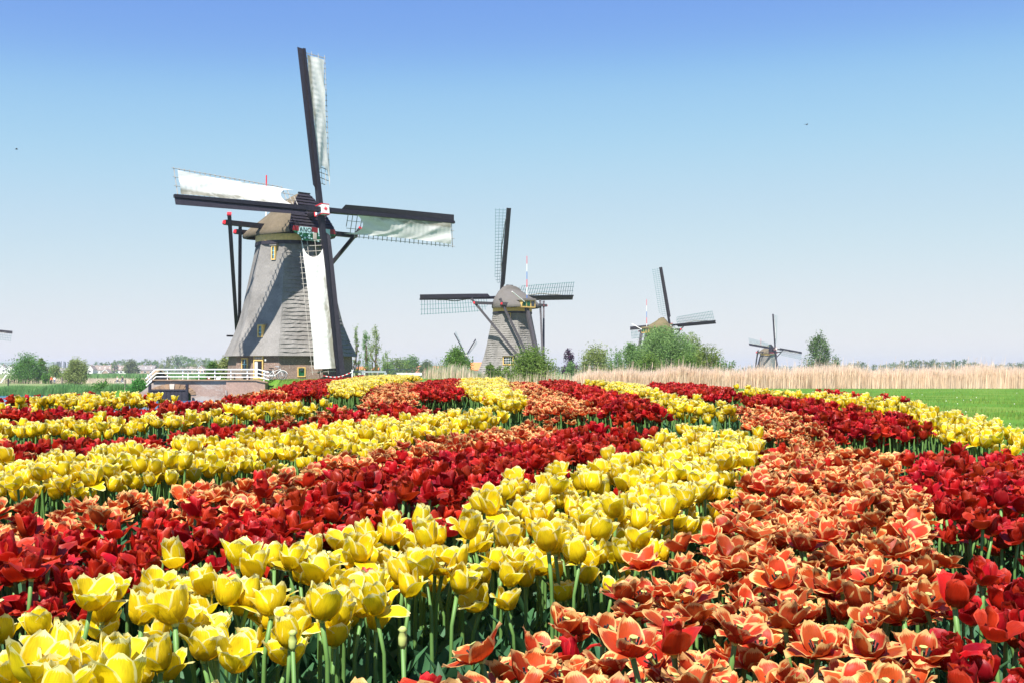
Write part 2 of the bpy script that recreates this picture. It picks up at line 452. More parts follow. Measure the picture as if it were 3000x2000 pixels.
def ground_mat():
    m, nt, out = mat('grass_ground')
    co = coord(nt, 'Object')
    n = noise_tex(nt, co, .35, 5, .6); n2 = noise_tex(nt, co, 6, 4, .7)
    a = ramp(nt, n, [(.32, (.04, .11, .012)), (.52, (.085, .17, .02)), (.68, (.17, .20, .05))])
    a = mixc(nt, ramp(nt, n2, [(.3, (.0, .0, .0)), (.8, (.6, .6, .6))]), a, (.05, .17, .014))
    sp = N(nt, 'ShaderNodeSeparateXYZ'); nt.links.new(co, sp.inputs[0])
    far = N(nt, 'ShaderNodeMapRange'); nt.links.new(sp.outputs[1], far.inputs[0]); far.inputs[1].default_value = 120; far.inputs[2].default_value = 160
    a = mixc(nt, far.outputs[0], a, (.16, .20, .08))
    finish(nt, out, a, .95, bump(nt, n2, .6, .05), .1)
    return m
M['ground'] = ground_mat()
M['soil'] = simple('bed_soil', (.055, .038, .026), .95, .4, 14, .1, .03)
def water_mat():
    m, nt, out = mat('canal_water')
    n = noise_tex(nt, coord(nt, 'Object', (1, 2.5, 1)), 1.2, 3, .6)
    finish(nt, out, (.04, .15, .32), .16, bump(nt, n, .25, .05), .4)
    return m
M['water'] = water_mat()

# ------------------------------------------------------------------ ground, water
def sheet(name, xs, ys, zf, mt, kind='structure', keep=None):
    xs, ys = np.asarray(xs, float), np.asarray(ys, float)
    gx, gy = np.meshgrid(xs, ys)
    V = np.stack([gx.ravel(), gy.ravel(), zf(gx.ravel(), gy.ravel())], 1)
    nx, ny = len(xs), len(ys)
    i, j = np.meshgrid(np.arange(nx - 1), np.arange(ny - 1)); a = (j * nx + i).ravel()
    if keep is not None: a = a[keep(V[a, 0] + (xs[1] - xs[0]) / 2, V[a, 1] + (ys[1] - ys[0]) / 2)]
    o = put(name, fast_mesh(name, V, np.stack([a, a + 1, a + nx + 1, a + nx], 1), [mt], smooth=True))
    return tag(o, kind=kind)
BX = np.arange(-7.2, 5.61, .4); BY = np.arange(0, 35.1, .5)
gx = np.unique(np.round(np.concatenate([-np.geomspace(60, 2400, 24), np.arange(-60, -7.2, 1.2), BX, np.arange(6.2, 60, 1.8), np.geomspace(60, 2400, 24)]), 3))
gy = np.unique(np.round(np.concatenate([np.arange(-40, 0, 5), BY, np.arange(36, 84, 1.5), np.arange(84, 96, .5), np.arange(96, 125, 1.5), np.geomspace(126, 4100, 40)]), 3))
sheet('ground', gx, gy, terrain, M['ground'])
sheet('tulip_bed_soil', BX[3:-3], BY[2:-2], lambda x, y: terrain(x, y) + .006, M['soil'],
      keep=lambda x, y: (x > np.interp(y, [0, 9, 11, 12.5, 30], [-5.7, -5.6, -4.8, -3.8, -4.4])) & (x < np.interp(y, [0, 5, 8, 12, 17, 22, 30], [2.4, 2.8, 3.5, 3.8, 3.2, 1.6, -.3])) & (y < 30))
wv = [(-60, 11), (-5.8, 11), (-5.8, 14), (-8, 30), (-18.6, 78), (-18.6, 100), (-60, 100)]
mb = MB(); mb.face([(x, y, -1.47) for x, y in [(-400, 8), (-4, 8), (-4, 16), (-15, 78), (-15, 106), (-400, 106)]])
tag(mb.build('canal_water', M['water']), kind='structure')

# ------------------------------------------------------------------ windmills
rng = np.random.default_rng(7)
def sail_parts():
    """Blade-local meshes: z out along the stock, x to the lattice side, y away from the wind."""
    P = {}
    L = 14.3
    mb = MB()                                             # stock, tapered
    mb.beam((0, 0, -.3), (0, 0, L), .42, .46, .24, .26, up=(0, 1, 0))
    P['stock'] = mb.mesh('stock', M['tar'])
    def tw(r): return math.radians(26 - 20 * (r - 2.5) / (L - 2.5))
    def pt(r, w, b=0.0):
        a = tw(r); return Vector((math.cos(a) * w - math.sin(a) * b, math.sin(a) * w + math.cos(a) * b, r))
    W = lambda r: 2.05 + .25 * (r - 3) / (L - 3)
    bars = []; lat = MB(); r = 2.55
    k = 0
    while r < L - .1:
        mb = MB(); w0 = -.06; w1 = W(r) + .12 if k > 1 else W(r) * (.62 if k == 0 else .95)
        mb.beam(pt(r, w0), pt(r, w1), .055, .045); lat.beam(pt(r, w0), pt(r, w1), .055, .045)
        bars.append(mb); r += .476; k += 1
    bats = []
    for q in (.36, .68, 1.0):
        mb = MB(); zs = np.linspace(2.55 if q < 1 else 3.5, L - .1, 8)
        pts = [pt(z, W(z) * q, -.045) for z in zs]
        mb.tube(pts, .026, 4); lat.tube(pts, .026, 4); bats.append(mb)
    for nm, mt in (('pale', M['batten']), ('green', M['batten_green'])):
        P['bars_' + nm] = [b.mesh('bar', mt) for b in bars]
        P['battens_' + nm] = [b.mesh('batten', mt) for b in bats]
        P['lattice_' + nm] = lat.mesh('lattice', mt)
    mb = MB()                                             # windboard: boards on the leading side
    e = [(1.75, .0), (2.0, .30), (2.2, .52), (5, .56), (9, .58), (L - .02, .60)]
    rows = []
    for z, w in e:
        a = tw(z) * .6 + .1
        rows.append([(-.12 - w * math.cos(a), -w * math.sin(a) - .02, z), (-.10, -.02, z), (-.10, .03, z), (-.12 - w * math.cos(a), -w * math.sin(a) + .03, z)])
    mb.grid(rows, closed=True); mb.face(rows[0][::-1]); mb.face(rows[-1])
    P['windboard'] = mb.mesh('windboard', M['tar_board'])
    P['cloth'] = []
    for sd in range(4):
        rg = np.random.default_rng(sd + 3); ph = rg.uniform(0, 6, 6)
        nr, nc = 90, 14; V = []; UV = []
        for i in range(nr):
            t = i / (nr - 1)
            for j in range(nc):
                u = j / (nc - 1)
                r0 = 3.35 + .85 * math.sin(math.pi * u) ** .8 - .80 * (u > .9) * (u - .9) / .1 - .25 * u
                r = r0 + (L - .55 - r0) * t
                wmax = W(r) * (.93 - .07 * math.sin(math.pi * min(1, t * 1.0)) )
                w = .16 + (wmax - .16) * u
                sag = .02 * math.sin(math.pi * u) * math.sin(math.pi * t)
                rib = .010 * math.cos(2 * math.pi * (r - 3.1) / .476) * math.sin(math.pi * min(1, u * 1.2 + .1)) ** .5
                # slack folds running diagonally from the corners
                d1 = (u - .1) * 1.1 - (1 - t) * 6; d2 = (1 - u) - t * 7
                fold = .05 * math.exp(-d1 * d1 * .35) * math.sin(10 * u + ph[0] + 14 * t) + .05 * math.exp(-d2 * d2 * .12) * math.sin(9 * u - 16 * t + ph[1])
                fold += .014 * math.sin(5 * u + 9 * t + ph[2]) * math.sin(23 * t + ph[3] + 4 * u)
                fold += .03 * mnoise.noise(Vector((u * 3 + sd * 7, t * 9, 1.5)))
                fold += .035 * max(0, math.sin(2.2 * math.pi * (u * .9 + t * 2.6) + ph[4])) ** 8
                V.append(tuple(pt(r, w, min(-.10, -.135 + sag + rib - fold * .9)))); UV.append((u, t))
        ids = np.arange(nr * nc).reshape(nr, nc)
        Fc = np.stack([ids[:-1, :-1].ravel(), ids[:-1, 1:].ravel(), ids[1:, 1:].ravel(), ids[1:, :-1].ravel()], 1)
        P['cloth'].append(fast_mesh('sailcloth', np.array(V), Fc, [M['cloth']], np.array(UV)[Fc.ravel()], True))
    mb = MB(); pts = []                                   # furled cloth: a rope-like roll lying along the stock
    for i in range(30):
        t = i / 29; z = 4.0 + 8.6 * t
        pts.append((.1 + .30 * math.sin(3.0 * t + .3) * math.sin(math.pi * t) + .05 * math.sin(17 * t), -.26, z))
    mb.tube(pts, [.05 + .035 * math.sin(math.pi * i / 29) + .015 * math.sin(i * 1.7) for i in range(30)], 6)
    P['roll'] = mb.mesh('furled_cloth', M['cloth'], True)
    return P
SP = sail_parts()

def mill(label, hub, phi, rot, inc, lens=(1, 1, 1, 1), clothed=False, lattice='bars', tint='green', tower_az=1.5, coursed='all',
         thatch_m='thatch', cap_m='thatch_cap', porch=False, windows=(), flag=('red', 'white'), group='windmills in the polder', front=True,
         tail=True, text=False, base_z=None, hub_local=14.32, e=3.8, dome=False):
    a = Vector((math.sin(phi), -math.cos(phi), 0)); r = Vector((math.cos(phi), math.sin(phi), 0)); up = Vector((0, 0, 1))
    hub = Vector(hub) + Vector((0, 0, CAM_Z))
    loc = hub - a * e - Vector((0, 0, hub_local))
    T = thing('windmill', label, 'windmill', loc, 0, group)
    def cp(s, t, z): return a * s + r * t + up * z
    # --- brick base
    az = [math.radians(tower_az + 45 * k) for k in range(8)]
    def oc(k, R, z): return Vector((math.sin(az[k % 8]) * R, -math.cos(az[k % 8]) * R, z))
    mb = MB()
    for k in range(8):
        mb.face([oc(k, 5.8, -3.0), oc(k + 1, 5.8, -3.0), oc(k + 1, 5.38, 2.3), oc(k, 5.38, 2.3)])
    mb.build('base_wall', M['brick_dark'], T)
    # --- thatched body
    prof = [(1.95, 5.87), (2.35, 5.68), (3.27, 5.23), (4.84, 4.59), (6.53, 4.16), (8.36, 3.78), (10.9, 3.25), (11.9, 3.05)]
    pz, pR = [p[0] for p in prof], [p[1] for p in prof]
    rg = np.random.default_rng(int(abs(hub.x) * 10) + 5)
    mb = MB()
    for k in range(8):
        cz = coursed == 'all' or k in coursed
        zs = []; z = 1.95
        while z < 11.85: zs.append(z); z += .34 if cz else .8
        zs.append(11.9)
        rows = []
        nseg = 14
        for i, z in enumerate(zs):
            R = float(np.interp(z, pz, pR))
            def row(zz, Rr, amp, sh):
                p0, p1 = oc(k, Rr, zz), oc(k + 1, Rr, zz); n = ((p0 + p1) / 2); n.z = 0; n.normalize()
                o = []
                for j in range(nseg + 1):
                    q = p0.lerp(p1, j / nseg)
                    ed = min(j, nseg - j) / 2.0; ed = min(1, ed)
                    jit = rg.normal(0, amp) * ed
                    wv = (.03 * math.sin(j * .7 + zz * 3.7 + k) + .04 * mnoise.noise(Vector((j * .6, zz * 2.1, k)))) * ed if amp else 0
                    o.append(q + n * (sh * ed * (.7 + .6 * rg.random()) + jit * .6) + up * (jit + wv))
                return o
            if cz and 0 < i < len(zs) - 1:
                rows.append(row(z - .03, R + .0, .010, -.022)); rows.append(row(z, R, .018, .040))
            else:
                rows.append(row(z, R, .0, .0))
        if cz: rows = rows
        mb.grid([x for x in rows])
        mb.face([oc(k, 5.87, 1.95), oc(k, 5.2, 2.12), oc(k + 1, 5.2, 2.12), oc(k + 1, 5.87, 1.95)])   # cut underside of the eave
    mb.build('thatched_body', M[thatch_m], T)
    # --- curb ring under the cap
    mb = MB()
    def ring(z0, R0, z1, R1, n=32):
        mb.grid([[(math.cos(2 * math.pi * i / n) * R, math.sin(2 * math.pi * i / n) * R, z) for i in range(n)] for z, R in ((z0, R0), (z1, R1))], closed=True)
    ring(11.86, 3.08, 12.42, 3.08); mb.build('cap_ring', M['yellow_paint'], T)
    mb = MB(); ring(11.55, 3.13, 11.86, 3.10); ring(11.86, 3.10, 11.862, 2.9); mb.build('cap_shadow_band', M['tar_board'], T)  # black band standing in for the cap's shadow on the tower top
    # --- cap
    SF, ST = e - 1.25, e - 2.75
    st = [(SF, ST, 2.35, 3.50, 12.67), (SF - 1.1, ST - .6, 2.95, 3.42, 12.60), (.6, .2, 3.35, 3.05, 12.60), (-1.0, -1.0, 3.45, 2.45, 12.60), (-2.5, -2.4, 3.25, 1.85, 12.60), (-3.5, -3.3, 2.75, 1.3, 12.62), (-4.2, -3.9, 1.9, .85, 12.66), (-4.45, -4.2, 1.2, .6, 12.7)]
    sec = [(1.0, -.22), (1.03, .0), (.95, .16), (.81, .37), (.64, .59), (.46, .80), (.25, .965)]
    if dome: sec = [(1.0, -.22), (1.03, .0), (1.0, .22), (.92, .46), (.76, .70), (.54, .88), (.28, .97)]
    def rib(sb, stp, hw, h, z0):
        S = lambda v: sb + (stp - sb) * max(0, v)
        pts = [cp(S(v), -q * hw, z0 + v * h if v > 0 else z0 + v) for q, v in sec] + [cp(S(1), 0, z0 + h)] + [cp(S(v), q * hw, z0 + v * h if v > 0 else z0 + v) for q, v in sec[::-1]]
        return pts
    rows = [rib(*x) for x in st]
    mb = MB(); mb.grid(rows)
    if porch: pass
    mb.face(rows[-1][::-1])
    # rolled lower lip and underside
    for i in range(len(rows) - 1):
        for s0 in (0, -1):
            p, q = rows[i][s0], rows[i + 1][s0]
            ci = lambda v: v * .86 + (a * (v.dot(a)) + up * v.z) * .14 + up * .05
            mb.face([p, q, ci(q), ci(p)] if s0 else [q, p, ci(p), ci(q)])
    cap = mb.build('cap', M[cap_m], T, smooth=True)
    mb = MB(); ctr = rows[0][7].copy()
    fz = [p - a * .04 for p in rows[0]]
    mb.face(fz)
    gable = mb.build('gable', M['tar'], T)
    z = 12.66; hw_at = lambda zz: float(np.interp(zz, [12.5] + [12.67 + v * 3.50 for q, v in sec[2:]] + [16.17], [2.37] + [2.35 * q for q, v in sec[2:]] + [.1]))
    while z < 15.85:
        z1 = z + .235; b = MB(); sg_ = lambda zz: SF + (ST - SF) * (zz - 12.67) / 3.50; s0, s1 = sg_(z) + .005, sg_(z) + .115; s2 = sg_(z1)
        b.hexa([cp(s0, -hw_at(z), z), cp(s0, hw_at(z), z), cp(s1, hw_at(z), z), cp(s1, -hw_at(z), z),
                cp(s2 + .005, -hw_at(z1), z1), cp(s2 + .005, hw_at(z1), z1), cp(s2 + .02, hw_at(z1), z1), cp(s2 + .02, -hw_at(z1), z1)])
        b.build('board', M['tar_board'], gable); z = z1 + .03
    mb = MB(); mb.beam(cp(ST + .04, -.60, 16.13), cp(ST + .04, .60, 16.13), .14, .10); mb.build('ridge_board', M['tar'], T)
    # --- decorated beard board below the shaft
    def cb(s, t, z): return cp(s, t, z + .22)
    bd = MB(); bd.hexa([cb(SF + 0.100, -2.2, 12.30), cb(SF + 0.100, 2.2, 12.30), cb(SF + 0.180, 2.2, 12.30), cb(SF + 0.180, -2.2, 12.30), cb(SF + 0.100, -2.05, 12.75), cb(SF + 0.100, 2.05, 12.75), cb(SF + 0.180, 2.05, 12.75), cb(SF + 0.180, -2.05, 12.75)])
    beard = bd.build('beard_board', M['dark_red'], T)
    if front:
        pn = MB(); s = SF + .20
        pn.hexa([cb(s, -1.95, 12.12), cb(s, 1.95, 12.12), cb(s + .03, 1.95, 12.12), cb(s + .03, -1.95, 12.12), cb(s, -2.2, 12.32), cb(s, 2.2, 12.32), cb(s + .03, 2.2, 12.32), cb(s + .03, -2.2, 12.32)])
        pn.hexa([cb(s, -1.2, 11.55), cb(s, 1.2, 11.55), cb(s + .03, 1.2, 11.55), cb(s + .03, -1.2, 11.55), cb(s, -1.7, 12.118), cb(s, 1.7, 12.118), cb(s + .03, 1.7, 12.118), cb(s + .03, -1.7, 12.118)])
        pn.build('lower_panel', M['green_paint'] if text else M['teal_paint'], beard)
        if text:
            for t0, t1 in ((-1.55, -.35), (.35, 1.55)):
                q = MB(); q.hexa([cb(SF + 0.182, t0, 12.20), cb(SF + 0.182, t1, 12.20), cb(SF + 0.240, t1, 12.20), cb(SF + 0.240, t0, 12.20), cb(SF + 0.182, t0, 12.72), cb(SF + 0.182, t1, 12.72), cb(SF + 0.240, t1, 12.72), cb(SF + 0.240, t0, 12.72)])
                q.build('date_plate', M['teal_paint'], beard)
            for txt, t in (('ANO', -.95), ('17', .80)):
                c = bpy.data.curves.new('lettering', 'FONT'); c.body = txt; c.size = .52; c.align_x = 'CENTER'; c.extrude = .006
                to = bpy.data.objects.new('lettering', c); COL.objects.link(to)
                dg = bpy.context.evaluated_depsgraph_get(); me = bpy.data.meshes.new_from_object(to.evaluated_get(dg))
                bpy.data.objects.remove(to); me.materials.clear(); me.materials.append(M['ink'])
                o = put('lettering', me, beard)
                mt = Matrix((r, up, a)).transposed().to_4x4(); mt.translation = cb(SF + 0.250, t, 12.30); o.matrix_local = mt
            q = MB(); rg2 = random.Random(5)                       # white scroll work on the green panel
            for i in range(46):
                t = rg2.uniform(-1.75, 1.75); zz = rg2.uniform(11.6, 12.27)
                if abs(t) > 1.25 + (zz - 11.55) * .9: continue
                w = rg2.uniform(.05, .13); q.face([cb(SF + 0.235, t + math.cos(k * 1.05 + i) * w, zz + math.sin(k * 1.05 + i) * w * .7) for k in range(6)])
            q.build('scroll_work', M['teal_paint'], beard)
            q = MB(); q.box(-.16, .16, 0, 0, 0, 0) if False else None
            q.hexa([cb(SF + 0.190, -.17, 11.75), cb(SF + 0.190, .17, 11.75), cb(SF + 0.260, .17, 11.75), cb(SF + 0.260, -.17, 11.75), cb(SF + 0.190, -.17, 12.28), cb(SF + 0.190, .17, 12.28), cb(SF + 0.260, .17, 12.28), cb(SF + 0.260, -.17, 12.28)])
            q.build('coat_of_arms', M['concrete'], beard)
    # --- shaft, poll end, sails
    A = (a * math.cos(inc) + up * math.sin(inc)).normalized(); U = (-a * math.sin(inc) + up * math.cos(inc)).normalized()
    C = cp(e, 0, hub_local)
    mb = MB(); mb.tube([C - A * 2.8, C + A * .2], .30, 10); mb.build('windshaft', M['tar'], T)
    mb = MB()
    def hp(x, y, z): return C + r * x + U * y + A * z
    mb.hexa([hp(-.36, -.40, -.55), hp(.36, -.40, -.55), hp(.36, -.40, .62), hp(-.36, -.40, .62), hp(-.36, .40, -.55), hp(.36, .40, -.55), hp(.36, .40, .62), hp(-.36, .40, .62)])
    pe = mb.build('poll_end', M['white_paint'], T)
    mb = MB()
    for y in (-.42, .42): mb.beam(hp(-.39, y, .60), hp(.39, y, .60), .07, .07); mb.beam(hp(-.37, y, -.5), hp(-.37, y, .6), .07, .07); mb.beam(hp(.37, y, -.5), hp(.37, y, .6), .07, .07)
    mb.beam(hp(-.38, -.38, -.5), hp(-.38, .38, -.5), .09, .09)
    mb.build('red_edging', M['red_paint'], pe)
    mb = MB()
    for k in range(8):
        t0 = math.pi / 4 * k; R = .30 if k % 2 == 0 else .25
        mb.face([hp(math.cos(t0) * R, math.sin(t0) * R, .628), hp(math.cos(t0 + .39) * .09, math.sin(t0 + .39) * .09, .634), hp(0, 0, .66), hp(math.cos(t0 - .39) * .09, math.sin(t0 - .39) * .09, .634)][::-1])
    mb.build('star', M['red_paint'], pe)
    for k in range(4):
        th = rot + k * math.pi / 2
        d = U * math.cos(th) + r * math.sin(th); sd = -U * math.sin(th) + r * math.cos(th); bk = -A
        mtx = Matrix((sd, bk, d)).transposed().to_4x4() @ Matrix.Diagonal((1, 1, lens[k], 1))
        mtx.translation = C + A * (.22 if k % 2 else -.18)
        s = put('sail', SP['stock'], T); s.matrix_local = mtx
        put('windboard', SP['windboard'], s)
        if lattice == 'bars':
            for m_ in SP['bars_' + tint]: put('bar', m_, s)
            for m_ in SP['battens_' + tint]: put('batten', m_, s)
        else: put('lattice', SP['lattice_' + tint], s)
        if clothed: put('sailcloth', SP['cloth'][k], s)
        else: put('furled_cloth', SP['roll'], s)
    # --- tail: cross beams through the cap, braces down to the tail pole
    wood = M['tar'] if clothed else M['grey_beam']
    if tail:
        def beam(nm, p0, p1, w, h=None, mt=None):
            q = MB(); q.beam(p0, p1, w, h); return q.build(nm, mt or wood, T)
        foot = cp(-8.7, 0, .9)
        for nm, s, half in (('long_cross_beam', .35, 6.7), ('short_cross_beam', -3.0, 3.8)):
            zb = 13.12 if s > 0 else 12.9
            b = beam(nm, cp(s, -half, zb), cp(s, half, zb), .40, .42)
            for sg in (-1, 1):
                q = MB(); q.beam(cp(s, sg * half, zb), cp(s, sg * (half + .13), zb + .03), .36, .38, .26, .26); q.build('beam_end', M['red_paint'], b)
        for s, half, off in ((.35, 6.4, .36), (-3.0, 3.5, .34)):
            zb = 13.12 if s > 0 else 12.9
            for sg in (-1, 1):
                top = cp(s, sg * half, zb); dr = (foot + r * sg * .25 - top).normalized()
                t0 = top - dr * .75 + a * off * .9
                b = beam('tail_brace', t0, foot + r * sg * .28 + a * off, .30, .30)
                q = MB(); q.beam(t0 - dr * .16, t0 + dr * .001, .35, .35); q.build('brace_cap', M['red_paint'] if clothed else wood, b)
        beam('tail_pole', cp(-4.0, 0, 12.6), foot - Vector((0, 0, .5)), .5, .5)
        beam('winch_bar', cp(-8.3, -1.6, 4.2 - .3), cp(-8.3, 1.6, 4.2 - .3), .16)
    if porch:
        q = MB(); q.hexa([cp(-3.4, -1.35, 12.35), cp(-3.4, 1.35, 12.35), cp(-4.75, 1.2, 12.35), cp(-4.75, -1.2, 12.35), cp(-3.4, -1.35, 13.55), cp(-3.4, 1.35, 13.55), cp(-4.75, 1.2, 13.45), cp(-4.75, -1.2, 13.45)])
        pr = q.build('tail_porch', M['yellow_paint'], T)
        for t in (-.72, .08, .80):
            q = MB(); q.beam(cp(-4.77, t - .28, 12.95), cp(-4.77, t + .28, 12.95), .05, .75); q.build('shutter' if t > -.5 else 'window', M['green_paint'] if t > -.5 else M['glass'], pr)
        q = MB(); q.hexa([cp(-3.0, -1.7, 13.5), cp(-3.0, 1.7, 13.5), cp(-4.95, 1.35, 13.44), cp(-4.95, -1.35, 13.44), cp(-2.2, -.9, 14.15), cp(-2.2, .9, 14.15), cp(-4.9, 1.2, 13.72), cp(-4.9, -1.2, 13.72)])
        q.build('porch_roof', M[cap_m], pr)
        q = MB(); q.beam(cp(-4.9, .9, 13.2), cp(-5.6, 3.6, 14.6), .13, .13); q.build('striped_beam', M['white_paint'], pr)
    # --- flag pole
    fp = cp(-4.2, 0, 13.1)
    n = len(flag)
    p0 = fp; hgt = 5.4 if n == 2 else 7.2
    root = None
    segs = flag[::-1]
    for i, c in enumerate(segs):
        z0, z1 = hgt * i / n, hgt * (i + 1) / n
        q = MB(); q.tube([p0 + up * z0, p0 + up * z1], .075 - .01 * i / n * 3, 6)
        o = q.build('flag_pole' if i == 0 else 'pole_band', M[{'red': 'red_paint', 'white': 'white_paint', 'blue': 'blue_flag'}[c]], T if i == 0 else root)
        if i == 0: root = o
    T['facets'] = 8
    return T, loc, oc, cp

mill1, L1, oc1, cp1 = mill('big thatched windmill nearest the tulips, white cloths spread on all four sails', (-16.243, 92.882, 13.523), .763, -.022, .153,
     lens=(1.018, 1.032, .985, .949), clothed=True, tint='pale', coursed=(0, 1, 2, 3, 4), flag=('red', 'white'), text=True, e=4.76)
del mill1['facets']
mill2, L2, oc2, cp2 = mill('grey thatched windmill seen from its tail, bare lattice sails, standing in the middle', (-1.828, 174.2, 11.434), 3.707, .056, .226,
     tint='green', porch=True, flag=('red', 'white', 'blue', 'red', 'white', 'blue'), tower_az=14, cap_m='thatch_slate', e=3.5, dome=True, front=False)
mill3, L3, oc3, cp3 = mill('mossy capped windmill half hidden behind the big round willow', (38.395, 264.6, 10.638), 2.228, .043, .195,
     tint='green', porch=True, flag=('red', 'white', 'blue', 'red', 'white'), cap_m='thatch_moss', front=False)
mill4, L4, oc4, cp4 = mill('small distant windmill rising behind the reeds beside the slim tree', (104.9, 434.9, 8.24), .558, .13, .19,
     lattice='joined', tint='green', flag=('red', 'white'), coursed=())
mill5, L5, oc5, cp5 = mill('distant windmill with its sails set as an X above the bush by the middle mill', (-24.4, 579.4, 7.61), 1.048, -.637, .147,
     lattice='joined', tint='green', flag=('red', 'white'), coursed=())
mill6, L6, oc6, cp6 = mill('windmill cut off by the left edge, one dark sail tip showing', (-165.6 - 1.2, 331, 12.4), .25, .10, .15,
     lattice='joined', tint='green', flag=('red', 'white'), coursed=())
for m_ in (mill2, mill3, mill4, mill5, mill6): del m_['facets']

# ---- details on the near mill: windows, door, shutter
def face_frame(oc, k, Rz0, Rz1, z0, z1, loc):
    """Plane of one facet between two heights; returns (point fn by metres along, height)."""
    p0, p1 = oc(k, Rz0, z0), oc(k + 1, Rz0, z0); q0, q1 = oc(k, Rz1, z1), oc(k + 1, Rz1, z1)
    return p0, p1, q0, q1
def on_facet(px, py, oc, k, R0, z0, R1, z1, loc):
    p0, p1, q0 = (oc(k, R0, z0) + loc, oc(k + 1, R0, z0) + loc, oc(k, R1, z1) + loc)
    n = (p1 - p0).cross(q0 - p0).normalized()
    o = Vector((0, 0, CAM_Z)); d = at(px, py, 1.0) - o
    t = (p0 - o).dot(n) / d.dot(n)
    P = o + d * t - loc
    tx = (p1 - p0).normalized()
    if n.y > 0: n = -n
    return P, tx, Vector((n.x, n.y, 0)).normalized()
def framed(T, name, P, tx, n, w, h, depth, fw, mt_frame, mt_pane, kind='window', bars=(1, 1), sill=True, proud=.06, bar_m=None):
    up = Vector((0, 0, 1))
    def q(x, z, d): return P + tx * x + up * z + n * d
    fr = MB()
    for x0, x1, z0, z1 in ((-w / 2, -w / 2 + fw, 0, h), (w / 2 - fw, w / 2, 0, h), (-w / 2 + fw, w / 2 - fw, h - fw, h), (-w / 2 + fw, w / 2 - fw, 0, fw)):
        fr.hexa([q(x0, z0, -depth), q(x1, z0, -depth), q(x1, z0, proud), q(x0, z0, proud), q(x0, z1, -depth), q(x1, z1, -depth), q(x1, z1, proud), q(x0, z1, proud)])
    f = fr.build(name, mt_frame, T)
    x0, x1, z0, z1 = -w / 2 + fw + .004, w / 2 - fw - .004, fw + .004, h - fw - .004
    pn = MB(); pn.hexa([q(x0, z0, -depth * .5), q(x1, z0, -depth * .5), q(x1, z0, proud * .3), q(x0, z0, proud * .3), q(x0, z1, -depth * .5), q(x1, z1, -depth * .5), q(x1, z1, proud * .3), q(x0, z1, proud * .3)])
    pn.build('pane' if kind == 'window' else kind, mt_pane, f)
    if bars:
        b = MB(); nx, nz = bars; bw = .045
        for i in range(1, nx + 1):
            xx = x0 + (x1 - x0) * i / (nx + 1); b.beam(q(xx, z0, proud * .3 + .015), q(xx, z1, proud * .3 + .015), bw, .03, up=n)
        for i in range(1, nz + 1):
            zz = z0 + (z1 - z0) * i / (nz + 1); b.beam(q(x0, zz, proud * .3 + .018), q(x1, zz, proud * .3 + .018), bw, .03, up=n)
        b.build('glazing_bars', bar_m or M['white_paint'], f)
    return f
K_A = 7     # facet left of the front corner
P, tx, n = on_facet(717, 1080, oc1, K_A, 5.8, -3, 5.38, 2.3, L1)
framed(mill1, 'window', P - Vector((0, 0, .12)), tx, n, .62, .92 + .12, .12, .09, M['yellow_paint'], M['glass'], bars=(1, 1), bar_m=M['window_blue'])
P, tx, n = on_facet(757, 1110, oc1, K_A, 5.8, -3, 5.38, 2.3, L1)
P.z = 0.02
dr = framed(mill1, 'door_frame', P, tx, n, .95, 1.98, .15, .10, M['yellow_paint'], M['tar'], kind='doorway', bars=None)
q = MB()
def dq(x, z, d): return P + tx * x + Vector((0, 0, z)) + n * d
q.hexa([dq(-.36, .1, -.02), dq(-.06, .1, -.02), dq(-.06, .1, .03), dq(-.36, .1, .03), dq(-.36, 1.5, -.02), dq(-.06, 1.5, -.02), dq(-.06, 1.5, .03), dq(-.36, 1.5, .03)]); q.build('door_leaf', M['door_in'], dr)
q = MB(); q.beam(dq(-.4, 1.56, .05), dq(.4, 1.56, .05), .10, .08, up=n); q.build('transom_bar', M['yellow_paint'], dr)
for i in range(5):
    q = MB(); x = -.30 + i * .15
    q.hexa([dq(x - .05, 1.64, .0), dq(x + .05, 1.64, .0), dq(x + .05, 1.64, .035), dq(x - .05, 1.64, .035), dq(x - .05, 1.83, .0), dq(x + .05, 1.83, .0), dq(x + .05, 1.83, .035), dq(x - .05, 1.83, .035)])
    q.build('pane', M['concrete'], dr)
P, tx, n = on_facet(883, 1103, oc1, 0, 5.8, -3, 5.38, 2.3, L1)
sh = framed(mill1, 'shutter_frame', P, tx, n, .68, .82, .10, .085, M['yellow_paint'], M['green_paint'], kind='shutter', bars=None)
q = MB(); q.hexa([P + tx * x + Vector((0, 0, z)) + n * d for z in (.50, .76) for x, d in ((-.11, .03), (.13, .03), (.13, .09), (-.11, .09))]); q.build('letter_box', M['dark_steel'], sh)
for (px, py, R0, z0, R1, z1, w, h) in ((802, 762, 3.78, 8.36, 3.25, 10.9, .42, 1.22), (763, 988, 5.23, 3.27, 4.59, 4.84, .50, 1.05)):
    P, tx, n = on_facet(px, py, oc1, K_A, R0, z0, R1, z1, L1)
    f = framed(mill1, 'dormer_window', P, tx, n, w, h, .75, .10, M['yellow_paint'], M['glass'], bars=(1, 2), bar_m=M['window_blue'], proud=.10)
    up = Vector((0, 0, 1)); q = MB()
    q.hexa([P + tx * x + up * zz + n * d for zz, in ((h,), (h + .10,)) for x, d in ((-w * .9, -.6), (w * .9, -.6), (w * .8, .16), (-w * .8, .16))]); q.build('dormer_roof', M['thatch'], f)
# little wall lamp
P, tx, n = on_facet(777, 1054, oc1, 0, 5.8, -3, 5.38, 2.3, L1)
q = MB(); q.beam(P + n * .0, P + n * .12, .10, .16); q.build('wall_lamp', M['white_paint'], mill1)
